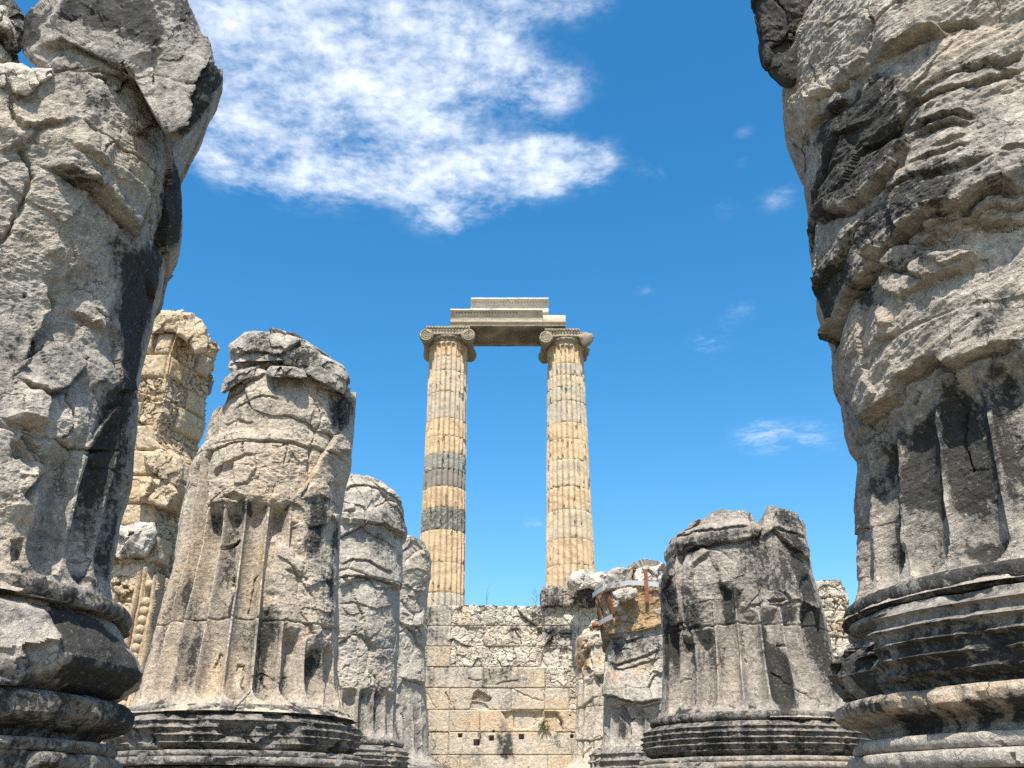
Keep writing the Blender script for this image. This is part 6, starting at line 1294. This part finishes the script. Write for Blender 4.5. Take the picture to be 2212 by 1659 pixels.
def capital(root, Xc, zt, cf, broken):
    """ionic capital seen from below: necking, eggs, two scroll bolsters, abacus"""
    r = cf[0] * zt + cf[1]; z0 = zt + EYE
    ec = Bag(); n = 72
    prof = [(-.03, r - .02), (0, r + .03), (.04, r + .05), (.06, r + .02), (.08, r + .05), (.14, r + .12), (.20, r + .15), (.23, r + .10), (.23, .1)]
    t = np.linspace(0, 2 * pi, n, endpoint=False); TH, k = np.meshgrid(t, np.arange(len(prof))); pf = np.array(prof)
    V = np.stack([Xc + pf[k, 1] * np.cos(TH), YC + pf[k, 1] * np.sin(TH), z0 + pf[k, 0]], -1)
    ec.add(V.reshape(-1, 3), gridquads(len(prof), n))
    for j in range(24):
        a = 2 * pi * (j + .5) / 24; ec.sph((Xc + (r + .105) * cos(a), YC + (r + .105) * sin(a), z0 + .145), .07, 10, (.75, .75, 1.2))
    ec.build('echinus', V_CAP, root, rough=.012, rfreq=4, seed=3, attrs=dict(stain=.05))
    W = r + .07; Df = r + .10
    ch = Bag()     # channel block between the scrolls
    ch.prism([(YC - Df - .02, z0 + .23), (YC - Df - .05, z0 + .26), (YC - Df, z0 + .30), (YC - Df - .04, z0 + .40), (YC - Df - .07, z0 + .44), (YC + Df + .07, z0 + .44), (YC + Df + .05, z0 + .3), (YC + Df, z0 + .23)], Xc - W - .02, Xc + W + .02)
    ch.build('channel', V_CAP, root, rough=.02, rfreq=3, seed=4, attrs=dict(stain=.1))
    for s in (-1, 1):
        bo = Bag(); vx, vz = Xc + s * W, z0 + .13; R0 = .31
        yy = np.linspace(-Df - .12, Df + .12, 40); tt = yy / (Df + .12)
        rad = np.where(np.abs(tt) > .84, R0, .19 + (R0 - .20) * np.clip((np.abs(tt) - .08) / .76, 0, 1) ** 1.5) + .02 * np.cos(tt * 30) * (np.abs(tt) < .3)
        if broken and s > 0: rad = rad * (.85 + .16 * np.sin(yy * 5))
        V = [(vx + rd * cos(2 * pi * j / 28), YC + y, vz + rd * sin(2 * pi * j / 28)) for y, rd in zip(yy, rad) for j in range(28)]
        V += [(vx, YC + yy[0], vz), (vx, YC + yy[-1], vz)]; m = len(yy) * 28
        bo.add(V, gridquads(len(yy), 28)[:, ::-1], [(m, j, (j + 1) % 28) for j in range(28)] + [(m + 1, m - 28 + (j + 1) % 28, m - 28 + j) for j in range(28)])
        o = bo.build('scroll', V_CAP, root, rough=.03 if not (broken and s > 0) else .10, rfreq=2.6, seed=5 + s, attrs=dict(stain=.3))  # darker than the spiral: shade of the sunk scroll face put into the colour
        if not (broken and s > 0):
            for fy in (-1, 1):
                sp_ = Bag(); pts = []
                for k in range(110):
                    a = k / 109 * 2 * pi * 2.6; rr = (R0 - .03) * (1 - k / 109 * .84)
                    pts.append((vx - s * rr * cos(a + pi / 2), YC + fy * (Df + .125), vz + rr * sin(a + pi / 2)))
                sp_.tube(pts, np.linspace(.040, .018, 110), 8); sp_.build('spiral', V_CAP, o, attrs=dict(stain=.0))
    ab = Bag(); zA = z0 + .44; x0_, x1_ = Xc - W - .06, Xc + W + .06
    if broken: x1_ = Xc + W - .30
    Da = r + .18
    ab.prism([(YC - Da + .12, zA + .0), (YC - Da + .04, zA + .02), (YC - Da + .04, zA + .06), (YC - Da - .02, zA + .11), (YC - Da - .02, zA + .15), (YC + Da, zA + .15), (YC + Da - .1, zA)], x0_, x1_)
    for j in range(15 if not broken else 12): ab.sph((x0_ + .06 + j * .135, YC - Da + .0, zA + .075), .055, 8, (.8, .8, 1.1))
    ab.build('abacus', V_CAP, root, rough=.015, rfreq=4, seed=8, attrs=dict(stain=.12))
    return zA + .15
zaL = capital(cL, -2.87, ztL, cfL, False); zaR = capital(cR, 2.40, ztR, cfR, True)
# architrave and frieze block
zb_ = max(zaL, zaR) + .0
xa0, xa1 = at(*e5([(478, 350)])[0], 37.6)[0], at(*e5([(1571, 350)])[0], 37.6)[0]
arch = thing('architrave', 'long carved beam block bridging the two standing columns', 'architrave', (.5 * (xa0 + xa1), YC, zb_))
def zat(y, Y=37.6): return at(*e5([(1000, y)])[0], Y)[2]
ya = 37.55; top = zat(232); egg0 = zat(270); f1_, f2_, bot = zat(283), zat(338), zb_ + .004
ab = Bag()
low_ = [(ya + .02, bot), (ya, bot + .03), (ya, f2_ - .03), (ya - .06, f2_ - .02), (ya - .065, f2_ + .03), (ya - .065, f1_)]
back_ = [(YC + 1., bot), (YC + .62, bot), (YC + .55, bot + .05), (YC, bot + .05), (YC - .42, bot + .05), (YC - .5, bot)]
xbk = xa0 + (xa1 - xa0) * .80
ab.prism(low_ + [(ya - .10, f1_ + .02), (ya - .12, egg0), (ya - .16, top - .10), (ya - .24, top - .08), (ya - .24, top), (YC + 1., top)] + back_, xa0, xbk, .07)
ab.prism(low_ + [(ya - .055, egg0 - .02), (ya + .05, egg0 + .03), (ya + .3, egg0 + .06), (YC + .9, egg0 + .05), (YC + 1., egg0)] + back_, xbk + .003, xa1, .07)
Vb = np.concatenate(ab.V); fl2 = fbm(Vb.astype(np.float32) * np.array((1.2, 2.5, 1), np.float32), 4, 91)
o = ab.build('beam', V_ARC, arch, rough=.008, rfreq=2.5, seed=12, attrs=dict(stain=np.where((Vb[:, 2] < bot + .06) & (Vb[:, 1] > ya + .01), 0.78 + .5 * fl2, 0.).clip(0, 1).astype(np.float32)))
eg = Bag(); eg.prism([(ya - .10, egg0 + .01), (ya - .135, top - .11), (ya + .1, top - .11), (ya + .1, egg0 + .01)], xa0 + .02, xbk - .02, .2)
for j in range(22):
    eg.sph((xa0 + .12 + j * .135, ya - .135, (egg0 + top - .08) / 2 + .02), .05, 8, (.85, .9, 1.35))
eg.build('egg_moulding', V_CAP, arch, attrs=dict(stain=.05))
xf0, xf1 = at(*e5([(671, 180)])[0], 37.7)[0], at(*e5([(1409, 180)])[0], 37.7)[0]
fz = thing('frieze_block', 'white veined frieze block resting on the long carved beam', 'block', (.5 * (xf0 + xf1), YC, top))
zf1, zf0 = zat(102), top + .006; yb_ = 37.75
fb_ = Bag()
fb_.prism([(yb_, zf0), (yb_, zf0 + .17), (yb_ + .015, zf0 + .18), (yb_ + .015, zf1 - .28), (yb_ - .05, zf1 - .22), (yb_ - .12, zf1 - .12), (yb_ - .2, zf1 - .08), (yb_ - .2, zf1), (YC + .8, zf1), (YC + .8, zf0)], xf0, xf1, .07)
fb_.build('block_body', V_FRZ, fz, rough=.008, rfreq=2.5, seed=14, attrs=dict(stain=0.))
bd = Bag(); bd.prism([(yb_ - .055, zf1 - .21), (yb_ - .09, zf1 - .12), (yb_ + .1, zf1 - .12), (yb_ + .1, zf1 - .21)], xf0 + .02, xf1 - .02, .2)
for j in range(26): bd.sph((xf0 + .1 + j * .137, yb_ - .075, zf1 - .155), .036, 8, (.85, .9, 1.3))
bd.build('egg_moulding', V_CAP, fz, attrs=dict(stain=.1))

# ================================================================== plants on the wall
def twig(label, px, py, h, n, seed):
    r = random.Random(seed); x, y, z = at(px, py, YW + .3); b = Bag()
    def grow(p, d, L, rad, lev):
        pts = [p]
        for k in range(5):
            d = d + np.array((r.uniform(-.12, .12), r.uniform(-.12, .12), r.uniform(-.02, .08))); d /= np.linalg.norm(d); pts.append(pts[-1] + d * L / 5)
            if lev < 2 and k > 0 and r.random() < n:
                a = r.uniform(0, 6.28); grow(pts[-1], d * .7 + np.array((cos(a), sin(a), .2)) * .7, L * .45, rad * .6, lev + 1)
        b.tube(pts, np.linspace(rad, rad * .4, 6), 5)
    grow(np.array((x, y, z - .05)), np.array((0, 0, 1.)), h, .010, 0)
    o = b.build('dry_weed', M_TWIG, None); tag(o, label, 'plant')
twig('tall thin bare stalk on top of the block wall, nearest the left standing column', 1052, 1311, .55, .15, 3)
twig('bushy leafless dry weed on top of the wall beside the long black-stained block', 1157, 1312, .40, .95, 5)
tf_ = Bag(); r = random.Random(9); cx_, cy_, cz_ = at(*w8([(1305, 1225)])[0], YW - .02)
for k in range(46):
    a = r.uniform(0, 6.28); d = np.array((cos(a) * .8, -abs(r.uniform(.2, .9)), r.uniform(-.9, 1.))); d /= np.linalg.norm(d); L = r.uniform(.08, .22); side = np.cross(d, (0, 0, 1)); side /= np.linalg.norm(side) + 1e-6
    p = np.array((cx_ + r.uniform(-.08, .08), cy_, cz_ + r.uniform(-.16, .1))); w = r.uniform(.010, .02)
    m_ = p + d * L * .55 + np.array((0, 0, .02)); e_ = p + d * L - np.array((0, 0, .05))
    tf_.add([p - side * w * .4, p + side * w * .4, m_ + side * w, e_, m_ - side * w], [(0, 1, 2, 4)], [(4, 2, 3)])
o = tf_.build('weed_tuft', M_LEAF, None); tag(o, 'small green tuft growing from a joint in the ashlar wall', 'plant')

# ================================================================== ground and platform
def sheet(name, x0, x1, y0, y1, z, mat, n=2):
    xs, ys_ = np.linspace(x0, x1, n), np.linspace(y0, y1, n); Xg, Yg = np.meshgrid(xs, ys_)
    o = mesh_from(name, np.stack([Xg.ravel(), Yg.ravel(), np.full(Xg.size, z)], 1), gridquads(n, n, False), mat, None, dict(stain=np.zeros(Xg.size), tone=np.zeros(Xg.size), warm=np.zeros(Xg.size), fresh=np.zeros(Xg.size)), smooth=False); o['kind'] = 'structure'; return o
sheet('ground', -900, 900, -900, 900, 0, M_GROUND)
pv = Bag(); pv.add([(x, y, z) for z in (.004, FLOOR) for x, y in ((-30, 2.6), (30, 2.6), (30, 80), (-30, 80))], [(0, 1, 5, 4), (1, 2, 6, 5), (2, 3, 7, 6), (3, 0, 4, 7), (4, 5, 6, 7)])
o = pv.build('pavement', M_PAVE, None, attrs=dict(stain=0., tone=0., warm=0., fresh=0.), smooth=False); o['kind'] = 'structure'

# ================================================================== sky, sun, camera
W = bpy.data.worlds.new('World'); SC.world = W; W.use_nodes = True
t = NT(W.node_tree)
ELEV, AZ = 58., -6.         # sun behind the viewer, a little to the left
sky = t.n('ShaderNodeTexSky', sky_type='NISHITA', sun_disc=False, sun_elevation=radians(ELEV), sun_rotation=radians(180 - AZ), altitude=60, air_density=1.0, dust_density=SKY_DUST, ozone_density=SKY_OZ)
gen = t.n('ShaderNodeTexCoord').outputs['Generated']
sep = t.n('ShaderNodeSeparateXYZ', inp={0: gen})
zc = t.m('MAXIMUM', sep.outputs[2], .05)
qx, qy = t.m('DIVIDE', sep.outputs[0], zc), t.m('DIVIDE', sep.outputs[1], zc)
q = t.n('ShaderNodeCombineXYZ', inp={0: qx, 1: qy, 2: 0.}).outputs[0]
def cloudpos(px, py):
    a, b = ratio(px, py); return a / b, 1 / b
BL_ = CLOUDS
tot = None
for px, py, rx, ry, amp in BL_:
    ax, ay = cloudpos(px, py); bx, _ = cloudpos(px + rx, py); _, by = cloudpos(px, py + ry)
    ux = t.m('MULTIPLY', t.m('SUBTRACT', qx, ax), 1 / abs(bx - ax)); uy = t.m('MULTIPLY', t.m('SUBTRACT', qy, ay), 1 / abs(by - ay))
    d = t.m('ADD', t.m('MULTIPLY', ux, ux), t.m('MULTIPLY', uy, uy))
    g = t.m('MULTIPLY', t.m('POWER', 2.71828, t.m('MULTIPLY', d, -1.)), amp)
    tot = g if tot is None else t.m('ADD', tot, g)
n0 = t.noise(q, 3.6, 3, .5, .4); n1 = t.noise(q, 10., 10, .60, .3); n2 = t.noise(q, 48., 6, .62, .15)
cov = t.m('ADD', t.m('ADD', t.m('MINIMUM', tot, .62), t.m('MULTIPLY', t.m('SUBTRACT', n0, .5), 1.3)), t.m('ADD', t.m('MULTIPLY', t.m('SUBTRACT', n1, .5), 1.9), t.m('MULTIPLY', t.m('SUBTRACT', n2, .5), .9)))
cl = t.m('MULTIPLY', t.m('POWER', t.sm(cov, -.10, 1.45), 1.0), t.sm(tot, .03, .50))
hs = t.n('ShaderNodeHueSaturation', inp={'Hue': SKY_HUE, 'Saturation': SKY_SAT, 'Value': SKY_VAL, 'Color': sky.outputs[0]})
skyc = hs.outputs[0]
col = t.mix(t.m('MULTIPLY', cl, .95), skyc, CLOUD_COL)
bg = t.n('ShaderNodeBackground', inp={'Color': col, 'Strength': SKY_STR})
t.n('ShaderNodeOutputWorld', inp={'Surface': bg.outputs[0]})

ld = bpy.data.lights.new('sun', 'SUN'); ld.energy = SUN; ld.angle = radians(.53); ld.color = (1, .945, .85)
so = bpy.data.objects.new('sun', ld); COL.objects.link(so)
from mathutils import Vector
sd = Vector((sin(radians(AZ)) * cos(radians(ELEV)), -cos(radians(AZ)) * cos(radians(ELEV)), sin(radians(ELEV))))
so.rotation_euler = sd.to_track_quat('Z', 'Y').to_euler(); so.location = (5, -10, 30)

cd = bpy.data.cameras.new('camera'); cam = bpy.data.objects.new('camera', cd); COL.objects.link(cam)
cd.sensor_width = 36; cd.lens = F / 2212 * 36; cd.clip_end = 3000; cd.clip_start = .05
cam.location = (0, 0, EYE); cam.rotation_euler = (radians(90) + PITCH, 0, 0); SC.camera = cam
vs = SC.view_settings; vs.view_transform = 'Standard'; vs.look = 'None'; vs.exposure = EXPO; vs.gamma = 1; vs.use_curve_mapping = False
SC.cycles.use_denoising = False; SC.cycles.max_bounces = 6; SC.cycles.diffuse_bounces = 4
